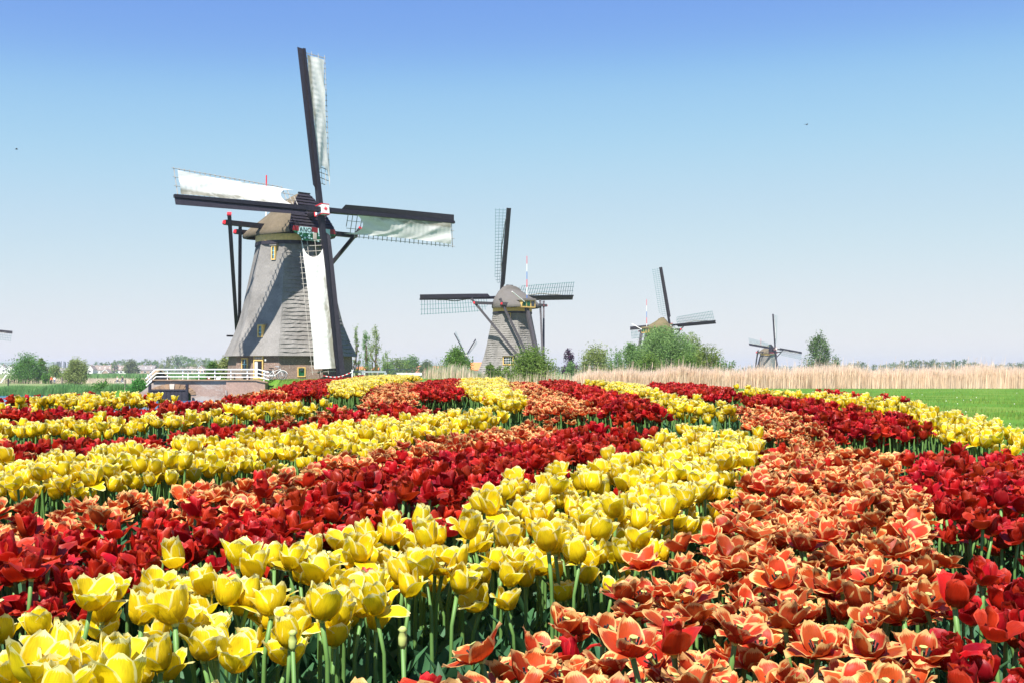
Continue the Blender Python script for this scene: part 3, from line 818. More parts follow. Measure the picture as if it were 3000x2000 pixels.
# middle mill: wide casement low on the body, small one up high
kk = min(range(8), key=lambda k: abs(((oc2(k, 5, 0) + oc2(k + 1, 5, 0)) / 2).normalized().angle(Vector((0, -1, 0)))))
P, tx, n = on_facet(1489, 1068, oc2, kk, 5.23, 3.27, 4.59, 4.84, L2)
f = framed(mill2, 'window', P, tx, n, 1.65, 1.35, .7, .14, M['yellow_paint'], M['glass'], bars=(3, 2), proud=.14)
q = MB(); q.hexa([P + tx * x + Vector((0, 0, zz)) + n * d for zz in (1.36, 1.46) for x, d in ((-1.0, -.6), (1.0, -.6), (.98, .28), (-.98, .28))]); q.build('dormer_roof', M['thatch'], f)
P, tx, n = on_facet(1492, 932, oc2, kk, 3.78, 8.36, 3.25, 10.9, L2)
framed(mill2, 'dormer_window', P, tx, n, .5, .8, .5, .09, M['yellow_paint'], M['glass'], bars=None, proud=.25)

# ------------------------------------------------------------------ brick bridge over the mill race, white railing
YB = 88.0
def bx(px): return X_at(px, YB)
def bz(py): return Z_at(py, YB)
BR = thing('brick_bridge', 'low brick bridge wall with an arch over the canal in front of the big windmill', 'bridge', (bx(590), YB, -1.1))
o0 = Vector(BR.location)
def bl(x, y, z): return (x - o0.x, y - o0.y, z - o0.z)
ztop = bz(1114)
def wall_poly(mb, pts, y0, y1):           # extruded outline in XZ
    f = [bl(x, y0, z) for x, z in pts]; b = [bl(x, y1, z) for x, z in pts]
    mb.face(f); mb.face(b[::-1])
    n = len(pts)
    for i in range(n): mb.face([f[i], b[i], b[(i + 1) % n], f[(i + 1) % n]])
xa, ra = bx(505), bx(560) - bx(505)
za = bz(1139)
mb = MB()
arch = [(xa + ra * math.cos(t), -2.2 if k in (0, 16) else za - ra * .30 + ra * .30 * math.sin(t)) for k, t in enumerate(np.linspace(0, math.pi, 17))]
# left pier, right pier, spandrel strips over the arch
wall_poly(mb, [(bx(442), -2.2), (xa - ra, -2.2), (xa - ra, ztop), (bx(458), ztop), (bx(442), bz(1124))], YB, YB + 4.6)
wall_poly(mb, [(bx(400), -2.2), (bx(442), -2.2), (bx(442), bz(1124)), (bx(430), bz(1135)), (bx(414), bz(1147)), (bx(396), bz(1152))], YB + .0, YB + .7)
wall_poly(mb, [(xa + ra, -2.2), (bx(664), -2.2), (bx(664), ztop), (xa + ra, ztop)], YB, YB + 4.6)
cr = [(xa + ra * math.cos(t), za - ra * .30 + ra * .30 * math.sin(t)) for t in np.linspace(math.pi, 0, 17)]
for (x0, z0), (x1, z1) in zip(cr[:-1], cr[1:]):
    wall_poly(mb, [(x0, z0), (x1, z1), (x1, ztop), (x0, ztop)], YB, YB + 4.6)
mb.build('parapet_wall', M['brick_pale'], BR)
mb = MB(); wall_poly(mb, [(bx(664), -2.2), (bx(778), -2.2), (bx(778), bz(1119)), (bx(752), ztop), (bx(664), ztop)], YB - .12, YB + 4.6)
mb.build('rubbed_wall', M['plaster_brick'], BR)
mb = MB()
for x0, x1, dz in ((448, 560, 0), (560, 670, 0), (670, 752, 0)):
    wall_poly(mb, [(bx(x0), ztop + .004), (bx(x1), ztop + .004), (bx(x1), ztop + .10), (bx(x0), ztop + .10)], YB - .20, YB + .4)
wall_poly(mb, [(bx(752), ztop + .0), (bx(786), bz(1121)), (bx(786), bz(1118)), (bx(752), ztop + .10)], YB - .22, YB + .4)
mb.build('coping', M['coping'], BR)
for i in range(13):                        # voussoirs of the low arch
    t0, t1 = math.pi * (i + .06) / 13, math.pi * (i + .94) / 13
    mb = MB(); q = lambda t, k: (xa + ra * k * math.cos(t), za - ra * .30 + ra * .30 * math.sin(t) + (k - 1) * ra * 1.0 * math.sin(t) + .01)
    wall_poly(mb, [q(t0, 1.0), q(t1, 1.0), q(t1, 1.28), q(t0, 1.28)], YB - (.09 if i == 6 else .05), YB + .05)
    mb.build('keystone' if i == 6 else 'arch_stone', M['concrete'] if i == 6 else M['coping'], BR)
mb = MB(); mb.beam(bl(bx(664) + .02, YB - .18, -2.0), bl(bx(664) + .02, YB - .18, bz(1142)), .12, .1); mb.build('quoin', M['brick_pale'], BR)

G = thing('sluice_gate', 'black boarded sluice gate between two tarred posts before the bridge arch', 'gate', (xa, YB - .8, -1.6))
go = Vector(G.location)
for px in (449, 557):
    mb = MB(); mb.tube([(bx(px) - go.x, 0, -.6), (bx(px) - go.x, 0, bz(1124) - go.z)], .13, 8); mb.build('gate_post', M['tar_board'], G)
nb = 9; x0, x1 = bx(452) - go.x, bx(554) - go.x
for i in range(nb):
    mb = MB(); a0 = x0 + (x1 - x0) * i / nb + .012; a1 = x0 + (x1 - x0) * (i + 1) / nb - .012
    mb.box(a0, a1, -.05, .05, -.6, bz(1141) - go.z - .06); mb.build('board', M['tar_board'], G)
mb = MB(); mb.box(x0, x1, -.10, .10, bz(1141) - go.z - .055, bz(1138.5) - go.z); mb.build('top_rail', M['tar_board'], G)

YR = YB + .1
RL = thing('railing', 'white three bar railing along the brick bridge', 'railing', (bx(590), YR, ztop + .1))
ro = Vector(RL.location)
def rl(px, py): p = at(px, py, YR); return (p.x - ro.x, 0, p.z - ro.z)
tops = [[(427, 1108), (455.5, 1081), (757, 1081), (788, 1089)], [(429, 1118), (457, 1091.5), (757, 1092.5), (788, 1100)], [(428, 1129), (457, 1102), (757, 1103), (788, 1111)]]
for i, ln in enumerate(tops):
    mb = MB()
    for p, q in zip(ln[:-1], ln[1:]): mb.beam(rl(*p), rl(*q), .07 if i else .09, .07 if i else .09)
    mb.build('rail', M['white_paint'], RL)
for px, y0, y1 in ((442, 1093, 1120), (490, 1081, 1114), (535, 1081, 1114), (582, 1081, 1114), (629, 1081, 1114), (676, 1081, 1114), (724, 1081, 1114), (773, 1085, 1119)):
    mb = MB(); a, b = rl(px, y0), rl(px, y1); mb.beam((a[0], .06, a[2]), (b[0], .06, b[2]), .065); mb.build('post', M['white_paint'], RL)
mb = MB(); a, b = rl(432, 1095), rl(438, 1120); mb.beam((a[0], .05, a[2]), (b[0], .05, b[2]), .06); mb.build('brace', M['white_paint'], RL)

# ---- small things round the near mill
def prop(name, label, cat, px, py, Y, fn, m, rz=0, group=None):
    p = at(px, py, Y); t = thing(name, label, cat, p, rz, group)
    q = MB(); fn(q); q.build('body' if name != 'marker_post' else 'post', M[m], t); return t
t = prop('marker_post', 'short white post standing on the grass behind the railing', 'post', 551, 1112, 94, lambda q: q.tube([(0, 0, -.2), (0, 0, .52)], .05, 8), 'white_paint')
q = MB(); q.tube([(0, 0, .52), (0, 0, .58)], [.058, .03], 8); q.build('post_cap', M['white_paint'], t)
for px, py, lb in ((640, 1113, 'white painted mooring block with a lever, left of the mill wall'), (735, 1113, 'white painted mooring block beside the mill door')):
    t = prop('mooring_block', lb, 'block', px, py, 92.2, lambda q: q.tube([(-.19, 0, .10), (-.13, 0, .10), (.13, 0, .10), (.19, 0, .10)], [.07, .12, .12, .07], 10), 'white_paint', group='white blocks by the bridge')
    if px == 640:
        q = MB(); q.beam((.13, 0, .15), (.15, 0, .40), .05); q.build('lever', M['white_paint'], t)
S = thing('round_sign', 'small round red rimmed sign on a low stake behind the railing', 'sign', at(612, 1113, 95))
q = MB(); q.tube([(0, .01, -.1), (0, .01, .22)], .02, 6); q.build('stake', M['grey_wood'], S)
q = MB(); q.tube([(0, -.015, .2), (0, .0, .2)], .11, 14); q.build('disc', M['red_paint'], S)
q = MB(); q.tube([(0, -.020, .2), (0, -.014, .2)], .075, 14); q.build('plate', M['white_paint'], S)
BN = thing('bench', 'dark wooden bench against the mill wall under the small window', 'bench', at(709, 1112, 90.3), .36)
for i, y in enumerate((-.17, 0, .17)):
    q = MB(); q.box(-.72, .72, y - .07, y + .07, .40, .44); q.build('slat', M['grey_wood'], BN)
for x in (-.6, .6):
    q = MB(); q.box(x - .04, x + .04, -.22, .22, -.1, .398); q.build('leg', M['tar'], BN)
q = MB(); q.box(-.72, .72, .24, .28, .52, .80); q.build('backrest', M['grey_wood'], BN)
for x in (-.6, .6):
    q = MB(); q.box(x - .03, x + .03, .285, .32, .1, .78); q.build('back_post', M['tar'], BN)

def bicycle(label, loc, rz, frame_m, group, lean=0.0):
    T = thing('bicycle', label, 'bicycle', loc, rz, group); T.rotation_euler = (lean, 0, rz)
    R = .35
    for x in (-.54, .54):
        q = MB(); n = 24; ring = [(x + math.cos(2 * math.pi * i / n) * R, 0, R + math.sin(2 * math.pi * i / n) * R) for i in range(n + 1)]
        q.tube(ring, .024, 6, False); w = q.build('wheel', M['rubber'], T)
        q = MB(); q.tube([(x + (p[0] - x) * .93, 0, R + (p[2] - R) * .93) for p in ring], .014, 5, False); q.build('rim', M['steel'], w)
        q = MB()
        for i in range(14): a = 2 * math.pi * i / 14; q.tube([(x, 0, R), (x + math.cos(a) * .32, 0, R + math.sin(a) * .32)], .004, 3)
        q.build('spokes', M['steel'], w)
        q = MB(); q.tube([(x + math.cos(a) * .40, 0, R + math.sin(a) * .40) for a in np.linspace(.3, 2.7, 10)], .022, 5); q.build('mudguard', frame_m, T)
    q = MB()
    for p0, p1, r in (((-.54, 0, R), (-.12, 0, .30), .014), ((-.12, 0, .30), (-.24, 0, .86), .018), ((-.54, 0, R), (-.22, 0, .78), .012), ((-.12, 0, .30), (.38, 0, .80), .02), ((-.2, 0, .66), (.36, 0, .86), .018), ((.36, 0, .90), (.54, 0, R), .016)):
        q.tube([p0, p1], r, 6)
    q.build('frame', frame_m, T)
    q = MB(); q.tube([(.36, 0, .88), (.32, 0, 1.04)], .016, 6); q.tube([(.10, -.27, 1.05), (.24, -.24, 1.08), (.33, 0, 1.06), (.24, .24, 1.08), (.10, .27, 1.05)], .014, 6); q.build('handlebar', M['steel'], T)
    q = MB(); q.grid([[(-.40, -.10, .93), (-.40, 0, .96), (-.40, .10, .93)], [(-.26, -.09, .93), (-.26, 0, .95), (-.26, .09, .93)], [(-.12, -.03, .92), (-.12, 0, .93), (-.12, .03, .92)]]); q.box(-.38, -.16, -.06, .06, .87, .925); q.build('saddle', M['rubber'], T)
    q = MB(); q.box(-.5, -.02, .03, .07, .26, .40); q.build('chain_guard', M['white_paint'], T)
    q = MB(); q.box(-.78, -.34, -.07, .07, .74, .76); q.tube([(-.72, 0, .74), (-.54, 0, R)], .008, 4); q.build('luggage_rack', M['tar'], T)
    return T
pb = at(808, 1112, 88.9)
bicycle('white and silver bicycle leaning on the mill wall right of the door', (pb.x, pb.y, .2), .12, M['white_paint'], 'parked bicycles', -.10)
bicycle('black bicycle parked behind the white one at the mill wall', (pb.x - .25, pb.y + .38, .2), .10, M['rubber'], 'parked bicycles', -.10)

# red and white tape from the sail to a white post, barriers behind
TP = thing('tape_post', 'white post holding the red and white tape right of the big windmill', 'post', at(1032, 1112, 89))
q = MB(); q.beam((0, 0, -.2), (0, 0, .78), .10); q.build('post', M['white_paint'], TP)
q = MB(); q.beam((0, 0, .79), (0, 0, .84), .13); q.build('cap', M['white_paint'], TP)
tp = thing('warning_tape', 'red and white striped tape slung low beside the lower sail', 'tape', at(1030, 1088, 88.9))
p0, p1 = at(1031, 1088, 88.9), at(948, 1099, 88.9); o_ = Vector(tp.location)
for i in range(14):
    a, b = p0.lerp(p1, i / 14) - o_, p0.lerp(p1, (i + 1) / 14) - o_
    sg = lambda v, f: v - Vector((0, 0, .25 * math.sin(math.pi * f)))
    q = MB(); q.beam(sg(a, i / 14), sg(b, (i + 1) / 14), .012, .06); q.build('red_stripe' if i % 2 else 'white_stripe', M['red_paint' if i % 2 else 'white_paint'], tp)
BA = thing('bar_barrier', 'blue grey steel bar barrier behind the big windmill', 'barrier', at(1080, 1112, 97))
q = MB(); q.box(-1.45, 1.55, -.05, .05, .66, .80); q.build('bar', M['steel'], BA)
for x in (-.55, 1.5):
    q = MB(); q.box(x - .12, x + .12, -.06, .06, -.3, .655); q.build('leg', M['steel'], BA)
FN = thing('bar_fence', 'dark steel fence of thin upright bars behind the yellow tulips', 'fence', at(1168, 1112, 97))
q = MB(); q.box(-1.36, 1.36, -.025, .025, .92, .98); q.build('rail', M['dark_steel'], FN)
q = MB(); q.box(-1.36, 1.36, -.025, .025, .0, .05); q.build('rail', M['dark_steel'], FN)
for i in range(24):
    q = MB(); x = -1.34 + 2.68 * i / 23; q.box(x - .017, x + .017, -.017, .017, .051, .919); q.build('bar', M['dark_steel'], FN)
WB = thing('plank_barrier', 'low white plank barrier beyond the dark bar fence', 'barrier', at(1200, 1112, 99))
q = MB(); q.box(-1.2, 1.1, -.04, .04, .42, .66); q.build('plank', M['white_paint'], WB)
for x in (-1.0, .35):
    q = MB(); q.box(x - .06, x + .06, -.05, .05, -.3, .415); q.build('leg', M['white_paint'], WB)

# shed with a thatched roof behind the bridge, wooden posts, slanted white beam
sp = at(470, 1112, 122); zg = tz(sp.x, 122)
SHD = thing('thatched_shed', 'small dark shed with a straw roof seen through the railing', 'shed', (sp.x, 122, zg), .45)
h = sp.z - zg
q = MB(); q.box(-.9, .9, -.0, 3.2, -.2, h + .15); q.face([(-.9, -.004, h + .15), (.9, -.004, h + .15), (0, -.004, h + 1.05)]); q.build('wall', M['tar_board'], SHD)
q = MB()
for s in (-1, 1): q.hexa([(s * 1.2, -.2, h - .1), (0, -.2, h + 1.1), (0, 3.4, h + 1.1), (s * 1.2, 3.4, h - .1), (s * 1.2, -.2, h + .06), (0, -.2, h + 1.28), (0, 3.4, h + 1.28), (s * 1.2, 3.4, h + .06)])
q.build('roof', M['thatch_b'], SHD)
for px, top, bot, Y, lb in ((181, 1104, 1124, 200, 'slim wooden post among the dry reeds right of the two walkers'), (366, 1112, 1138, 104, 'weathered wooden post beside the two cyclists')):
    p = at(px, bot, Y); t = thing('wooden_post', lb, 'post', (p.x, Y, min(p.z, tz(p.x, Y))), 0, 'wooden posts on the canal bank')
    zt = Z_at(top, Y) - t.location.z
    q = MB(); q.tube([(0, 0, -.3), (.01, 0, zt * .5), (.03, 0, zt)], [.11 * Y / 120, .105 * Y / 120, .085 * Y / 120], 7); q.build('shaft', M['grey_wood'], t)
    q = MB(); q.tube([(.03, 0, zt), (.032, 0, zt + .05)], [.085 * Y / 120, .05 * Y / 120], 7); q.build('top', M['bark'], t)
p = at(10, 1110, 190)
SB = thing('slanted_beam', 'white slanted beam of a small lift bridge at the far left', 'beam', p)
q = MB(); q.beam((-.4, 0, -.6), (.5, 0, .75), .26, .2); q.build('arm', M['white_paint'], SB)
q = MB(); q.beam((.7, .3, -1.2), (.7, .3, .1), .16); q.build('support_post', M['tar'], SB)
q = MB(); q.beam((.7, .3, -.25), (1.9, .3, -.25), .08); q.build('crossbar', M['tar'], SB)

# ------------------------------------------------------------------ houses far behind
M['tile_grey'] = simple('grey_roof_tiles', (.20, .18, .175), .85, .15, 2, .2)
M['tile_brown'] = simple('brown_roof_tiles', (.22, .175, .15), .85, .15, 2, .2)
M['tile_red'] = simple('red_roof_tiles', (.50, .17, .11), .85, .15, 2, .2)
M['tile_orange'] = simple('orange_roof_tiles', (.62, .20, .07), .85, .15, 2, .2)
M['house_brick'] = simple('house_brick', (.34, .24, .19), .9, .15, 1.5, .2)
M['house_white'] = simple('house_render', (.70, .69, .67), .8, .06, 1.5, .2)
M['house_pink'] = simple('house_pink_brick', (.52, .33, .27), .9, .12, 1.5, .2)
def house(name, label, pxl, pxr, ridge, eave, Y, roof, wall, base=-2.4, axis='x', nwin=4, group='houses behind the polder', chim=1, gables=0, flat=False, dorm=0):
    xl, xr = X_at(pxl, Y), X_at(pxr, Y); zr, ze = Z_at(ridge, Y), Z_at(eave, Y)
    cx = (xl + xr) / 2; w = (xr - xl) / 2; dp = 4.5
    T = thing(name, label, 'house' if not flat else 'building', (cx, Y + dp, base), 0, group)
    zr -= base; ze -= base
    q = MB(); q.box(-w, w, -dp, dp, -.5, ze)
    if axis == 'x' and not flat: 
        for s in (-1, 1): q.face([(s * w, -dp, ze), (s * w, dp, ze), (s * w, 0, zr - .1)])
    if axis == 'y' and not flat: q.face([(-w, -dp, ze), (w, -dp, ze), (0, -dp, zr - .1)])
    q.build('wall', M[wall], T)
    q = MB(); o = .35; th = .25
    if flat: q.box(-w - o, w + o, -dp - o, dp + o, ze + .004, zr)
    elif axis == 'x':
        for s in (-1, 1): q.hexa([(-w - o, s * (dp + o), ze - .25), (w + o, s * (dp + o), ze - .25), (w + o, 0, zr), (-w - o, 0, zr), (-w - o, s * (dp + o), ze - .25 + th), (w + o, s * (dp + o), ze - .25 + th), (w + o, 0, zr + th), (-w - o, 0, zr + th)])
    else:
        for s in (-1, 1): q.hexa([(s * (w + o), -dp - o, ze - .25), (0, -dp - o, zr), (0, dp, zr), (s * (w + o), dp, ze - .25), (s * (w + o), -dp - o, ze - .25 + th), (0, -dp - o, zr + th), (0, dp, zr + th), (s * (w + o), dp, ze - .25 + th)])
    rf = q.build('roof', M[roof], T)
    for i in range(chim):
        x = -w + 2 * w * (i + .5) / chim; q = MB(); q.box(x - .4, x + .4, -.4, .4, zr - .3, zr + .9); q.build('chimney', M['house_brick'], rf)
    if axis == 'y':
        q = MB()
        for s in (-1, 1): q.beam((s * (w + o), -dp - o - .03, ze - .2), (0, -dp - o - .03, zr + .12), .12, .42)
        q.build('barge_board', M['white_paint'], rf)
    hh = ze
    for i in range(nwin):
        x = -w + 2 * w * (i + .5) / nwin; ww = min(1.1, w / nwin * .62)
        for z0 in ([hh - 2.3] if hh < 4.5 else [hh - 2.2, hh - 5.0]):
            q = MB(); q.box(x - ww, x + ww, -dp - .08, -dp + .05, z0, z0 + 1.5); f = q.build('window', M['white_paint'], T)
            q = MB(); q.box(x - ww + .15, x + ww - .15, -dp - .12, -dp - .075, z0 + .15, z0 + 1.35); q.build('pane', M['glass'], f)
    for i in range(dorm):
        x = -w + 2 * w * (i + .5) / dorm; zz = (zr + ze) / 2
        q = MB(); q.box(x - .55, x + .55, -dp * .62, -dp * .3, zz - .5, zz + .55); q.build('skylight', M['house_white'], rf)
    return T
house('row_house', 'pair of grey gabled houses at the far left edge, left half', -10, 17, 1069, 1079, 900, 'tile_grey', 'house_white', axis='y', nwin=2)
house('row_house', 'grey gabled house at the far left edge beside the big bushy tree', 19, 42, 1069, 1079, 900, 'tile_grey', 'house_white', axis='y', nwin=2)
house('flat_roofed_hall', 'long flat roofed pale hall rising behind the far left houses', -40, 165, 1058, 1063, 1300, 'steel', 'steel', nwin=0, flat=True, chim=0)
house('row_house', 'long brown roofed row of houses with a row of skylights', 268, 372, 1070, 1083, 900, 'tile_brown', 'house_white', nwin=9, chim=5, dorm=7)
house('gabled_house', 'house with a big white edged gable at the end of the long brown row', 254, 272, 1070, 1081, 880, 'tile_brown', 'house_white', axis='y', nwin=1)
house('gabled_house', 'smaller white edged gable in front of the long brown row', 298, 318, 1081, 1090, 870, 'tile_brown', 'house_brick', axis='y', nwin=1)
house('row_house', 'grey roofed house right of the round dark tree on the left', 400, 450, 1070, 1083, 890, 'tile_grey', 'house_brick', nwin=3, chim=2, dorm=3)
house('row_house', 'brown roofed house with red shutters seen above the railing', 518, 574, 1073, 1082, 880, 'tile_brown', 'house_brick', nwin=5)
house('gabled_house', 'pale gabled house at the end of the brown roofed one above the railing', 575, 598, 1072, 1082, 876, 'tile_brown', 'house_pink', axis='y', nwin=2)
house('row_house', 'grey roofed house just left of the big windmill', 643, 690, 1069, 1079, 850, 'tile_grey', 'house_brick', nwin=3, dorm=1)
house('low_house', 'white house with a low dark roof between two bushes on the left', 130, 210, 1078, 1085, 880, 'tile_grey', 'house_white', nwin=5, chim=0)
house('gabled_house', 'orange roofed house seen through the thin willows', 1045, 1074, 1074, 1081, 700, 'tile_orange', 'house_white', nwin=2)
house('gabled_house', 'small orange roofed house behind the thin willows', 1090, 1108, 1076, 1082, 720, 'tile_orange', 'house_brick', nwin=1)
house('row_house', 'red roofed house behind the bar fence with one skylight', 1190, 1236, 1071, 1090, 620, 'tile_red', 'house_pink', nwin=2, dorm=1, chim=1)
house('row_house', 'pink brick house with two pale gables left of the bush', 1241, 1295, 1072, 1090, 600, 'tile_red', 'house_pink', nwin=3, chim=0)
house('gabled_house', 'bright orange roofed house just left of the middle windmill', 1378, 1428, 1062, 1082, 500, 'tile_orange', 'house_brick', nwin=2, chim=0)
MA = [157, 161, 167, 169, 173, 176, 179, 187, 190, 192, 200, 204, 207, 216, 224, 231]
for i, px in enumerate(MA):
    Y = 1200; hgt = [4.5, 4, 6, 5.5, 6.2, 5, 6.4, 6, 5.8, 5, 5.2, 5.6, 5, 4.6, 4.2, 4][i]
    p = at(px, 1074, Y); t = thing('bare_pole', f'thin dark pole above the low white house, {ordinal(i)} from the left', 'pole', (p.x, Y, p.z - 3), 0, 'dark poles on the skyline')
    q = MB(); q.tube([(0, 0, -3), (0, 0, 3 + hgt * .8)], .42, 5); q.build('shaft', M['dark_steel'], t)
    q = MB(); q.tube([(0, 0, 3 + hgt * .8), (.1, 0, 3.2 + hgt)], [.5, .3], 5); q.build('head', M['dark_steel'], t)

# ------------------------------------------------------------------ people
M['skin'] = simple('skin', (.62, .38, .28), .6, .1, 8, .3)
M['orange_cloth'] = simple('orange_top', (.72, .14, .05), .8, .1, 8, .2)
M['white_cloth'] = simple('white_shirt', (.75, .73, .72), .8, .08, 8, .2)
M['pale_cloth'] = simple('pale_pink_shirt', (.70, .55, .50), .8, .08, 8, .2)
M['black_cloth'] = simple('black_clothes', (.025, .024, .03), .85, .15, 8, .2)
M['jeans'] = simple('blue_jeans', (.07, .12, .26), .85, .15, 8, .2)
M['hair_brown'] = simple('brown_hair', (.16, .09, .05), .7, .2, 8, .3)
M['hair_fair'] = simple('fair_hair', (.52, .38, .20), .7, .2, 8, .3)
def person(label, loc, rz, pose, shirt, trousers, hair, bald=False, sleeve=.5, scale=1.0, group=None):
    T = thing('person', label, 'person', loc, rz, group)
    J = {}
    if pose == 'walk':
        J = dict(pel=(0, 0, .96), wa=(0, 0, 1.10), ch=(0, -.01, 1.32), nk=(0, -.01, 1.48), hd=(0, -.03, 1.56), tp=(0, -.035, 1.74),
                 sl=(.19, 0, 1.42), el=(.25, .04, 1.14), hl=(.24, -.08, .90), fl=(.24, -.10, .80), sr=(-.19, 0, 1.42), er=(-.25, .06, 1.14), hr=(-.25, -.02, .88), fr=(-.25, -.03, .78),
                 kl=(.10, -.13, .52), al=(.10, -.10, .09), tl=(.10, -.26, .04), kr=(-.10, .03, .51), ar=(-.10, .20, .12), tr=(-.10, .08, .04))
        pl, pr = (.10, -.01, .90), (-.10, -.01, .90)
    else:
        J = dict(pel=(0, .18, .98), wa=(0, .14, 1.12), ch=(0, .03, 1.34), nk=(0, -.03, 1.49), hd=(0, -.06, 1.58), tp=(0, -.07, 1.76),
                 sl=(.19, 0, 1.44), el=(.26, -.14, 1.22), hl=(.23, -.36, 1.07), fl=(.21, -.44, 1.06), sr=(-.19, 0, 1.44), er=(-.26, -.14, 1.22), hr=(-.23, -.36, 1.07), fr=(-.21, -.44, 1.06),
                 kl=(.11, -.22, .78), al=(.11, -.06, .36), tl=(.11, -.20, .32), kr=(-.11, -.16, .56), ar=(-.11, .02, .16), tr=(-.11, -.12, .12))
        pl, pr = (.10, .14, .94), (-.10, .14, .94)
    J['pl'], J['pr'] = pl, pr
    rad = dict(pel=.13, wa=.12, ch=.145, nk=.052, hd=.085, tp=.07, sl=.062, el=.043, hl=.032, fl=.026, sr=.062, er=.043, hr=.032, fr=.026, kl=.062, al=.042, tl=.035, kr=.062, ar=.042, tr=.035, pl=.088, pr=.088)
    E = [('pel', 'wa'), ('wa', 'ch'), ('ch', 'nk'), ('nk', 'hd'), ('hd', 'tp'), ('ch', 'sl'), ('sl', 'el'), ('el', 'hl'), ('hl', 'fl'), ('ch', 'sr'), ('sr', 'er'), ('er', 'hr'), ('hr', 'fr'),
         ('pel', 'pl'), ('pl', 'kl'), ('kl', 'al'), ('al', 'tl'), ('pel', 'pr'), ('pr', 'kr'), ('kr', 'ar'), ('ar', 'tr')]
    ks = list(J)
    me = bpy.data.meshes.new('body'); me.from_pydata([J[k] for k in ks], [(ks.index(a), ks.index(b)) for a, b in E], [])
    o = bpy.data.objects.new('tmp_body', me); COL.objects.link(o)
    md = o.modifiers.new('skin', 'SKIN'); md.use_smooth_shade = True
    for i, k in enumerate(ks):
        sv = me.skin_vertices[0].data[i]; sv.radius = (rad[k] * (1.15 if k in ('ch', 'pel', 'wa') else 1), rad[k]); sv.use_root = (k == 'pel')
    o.modifiers.new('sub', 'SUBSURF').levels = 2
    dg = bpy.context.evaluated_depsgraph_get(); bm = bpy.data.meshes.new_from_object(o.evaluated_get(dg))
    bpy.data.objects.remove(o); bm.materials.clear()
    for mt in ('skin', shirt, trousers, 'rubber'): bm.materials.append(M[mt])
    hipz = J['pel'][2] + .03; elz = J['el'][2]
    for p in bm.polygons:
        c = p.center
        if c.z > J['nk'][2] - .01: p.material_index = 0
        elif abs(c.x) > .17 and c.z < elz + .05 and c.z > .6 and (pose == 'walk' or c.y < -.1): p.material_index = 0
        elif c.z > hipz: p.material_index = 1
        elif min((c - Vector(J[k])).length for k in ('tl', 'tr', 'al', 'ar')) < .10: p.material_index = 3
        else: p.material_index = 2
    put('body', bm, T)
    hd = Vector(J['hd']).lerp(Vector(J['tp']), .55)
    q = MB(); rows = []
    for i in range(5):
        th = math.pi * .52 * i / 4
        rows.append([(hd.x + math.cos(a) * math.sin(th) * .108, hd.y + .012 + math.sin(a) * math.sin(th) * .118, hd.z + .02 + math.cos(th) * .12) for a in np.linspace(0, 2 * math.pi, 11)[:-1]])
    q.grid(rows, closed=True)
    if not bald: q.build('hair', M[hair], T, True)
    else:
        q2 = MB(); q2.grid([rows[3], rows[4]], closed=True); q2.build('hair', M[hair], T, True)
    q = MB(); q.tube([(hd.x, hd.y - .085, hd.z - .01), (hd.x, hd.y - .115, hd.z - .05)], [.012, .018], 5); q.build('nose', M['skin'], T)
    T.scale = (scale,) * 3
    return T
def gz(px, Y): x = X_at(px, Y); return (x, Y, tz(x, Y))
person('walker in an orange top and dark trousers on the path beyond the canal', gz(151, 250), .3, 'walk', 'orange_cloth', 'black_cloth', 'hair_fair', group='walkers on the path')
person('walker in a white shirt and blue jeans beside the orange topped one', gz(160, 251), .2, 'walk', 'white_cloth', 'jeans', 'hair_brown', group='walkers on the path')
c1, c2 = gz(344, 250), gz(359, 252)
bicycle('dark bicycle ridden by the cyclist in a pale shirt', c1, 2.6, M['rubber'], 'ridden bicycles')
bicycle('silver bicycle ridden by the cyclist dressed in black', c2, 2.5, M['steel'], 'ridden bicycles')
person('cyclist with fair hair in a pale shirt riding beyond the canal', c1, 2.6 + math.pi / 2, 'ride', 'pale_cloth', 'jeans', 'hair_fair', scale=.97, group='cyclists on the path')
person('balding cyclist in a black top riding beyond the canal', c2, 2.5 + math.pi / 2, 'ride', 'black_cloth', 'jeans', 'hair_brown', bald=True, scale=1.06, group='cyclists on the path')

# ------------------------------------------------------------------ two birds high in the sky
for px, py, lb in ((2363, 366, 'small dark bird in flight high on the right of the sky'), (48, 438, 'small dark bird in flight at the left edge of the sky')):
    t = thing('bird', lb, 'bird', at(px, py, 160), .6, 'birds in flight')
    q = MB(); q.tube([(-.2, 0, 0), (-.08, 0, .01), (.1, 0, .01), (.2, 0, .03), (.25, 0, .03)], [.01, .05, .055, .03, .008], 7); q.build('body', M['rubber'], t, True)
    for s in (-1, 1):
        q = MB(); q.grid([[(.10, s * .03, .03), (-.08, s * .03, .03)], [(.10, s * .22, .13), (-.08, s * .2, .13)], [(-.02, s * .46, .07), (-.08, s * .42, .07)]]); q.build('wing', M['rubber'], t)

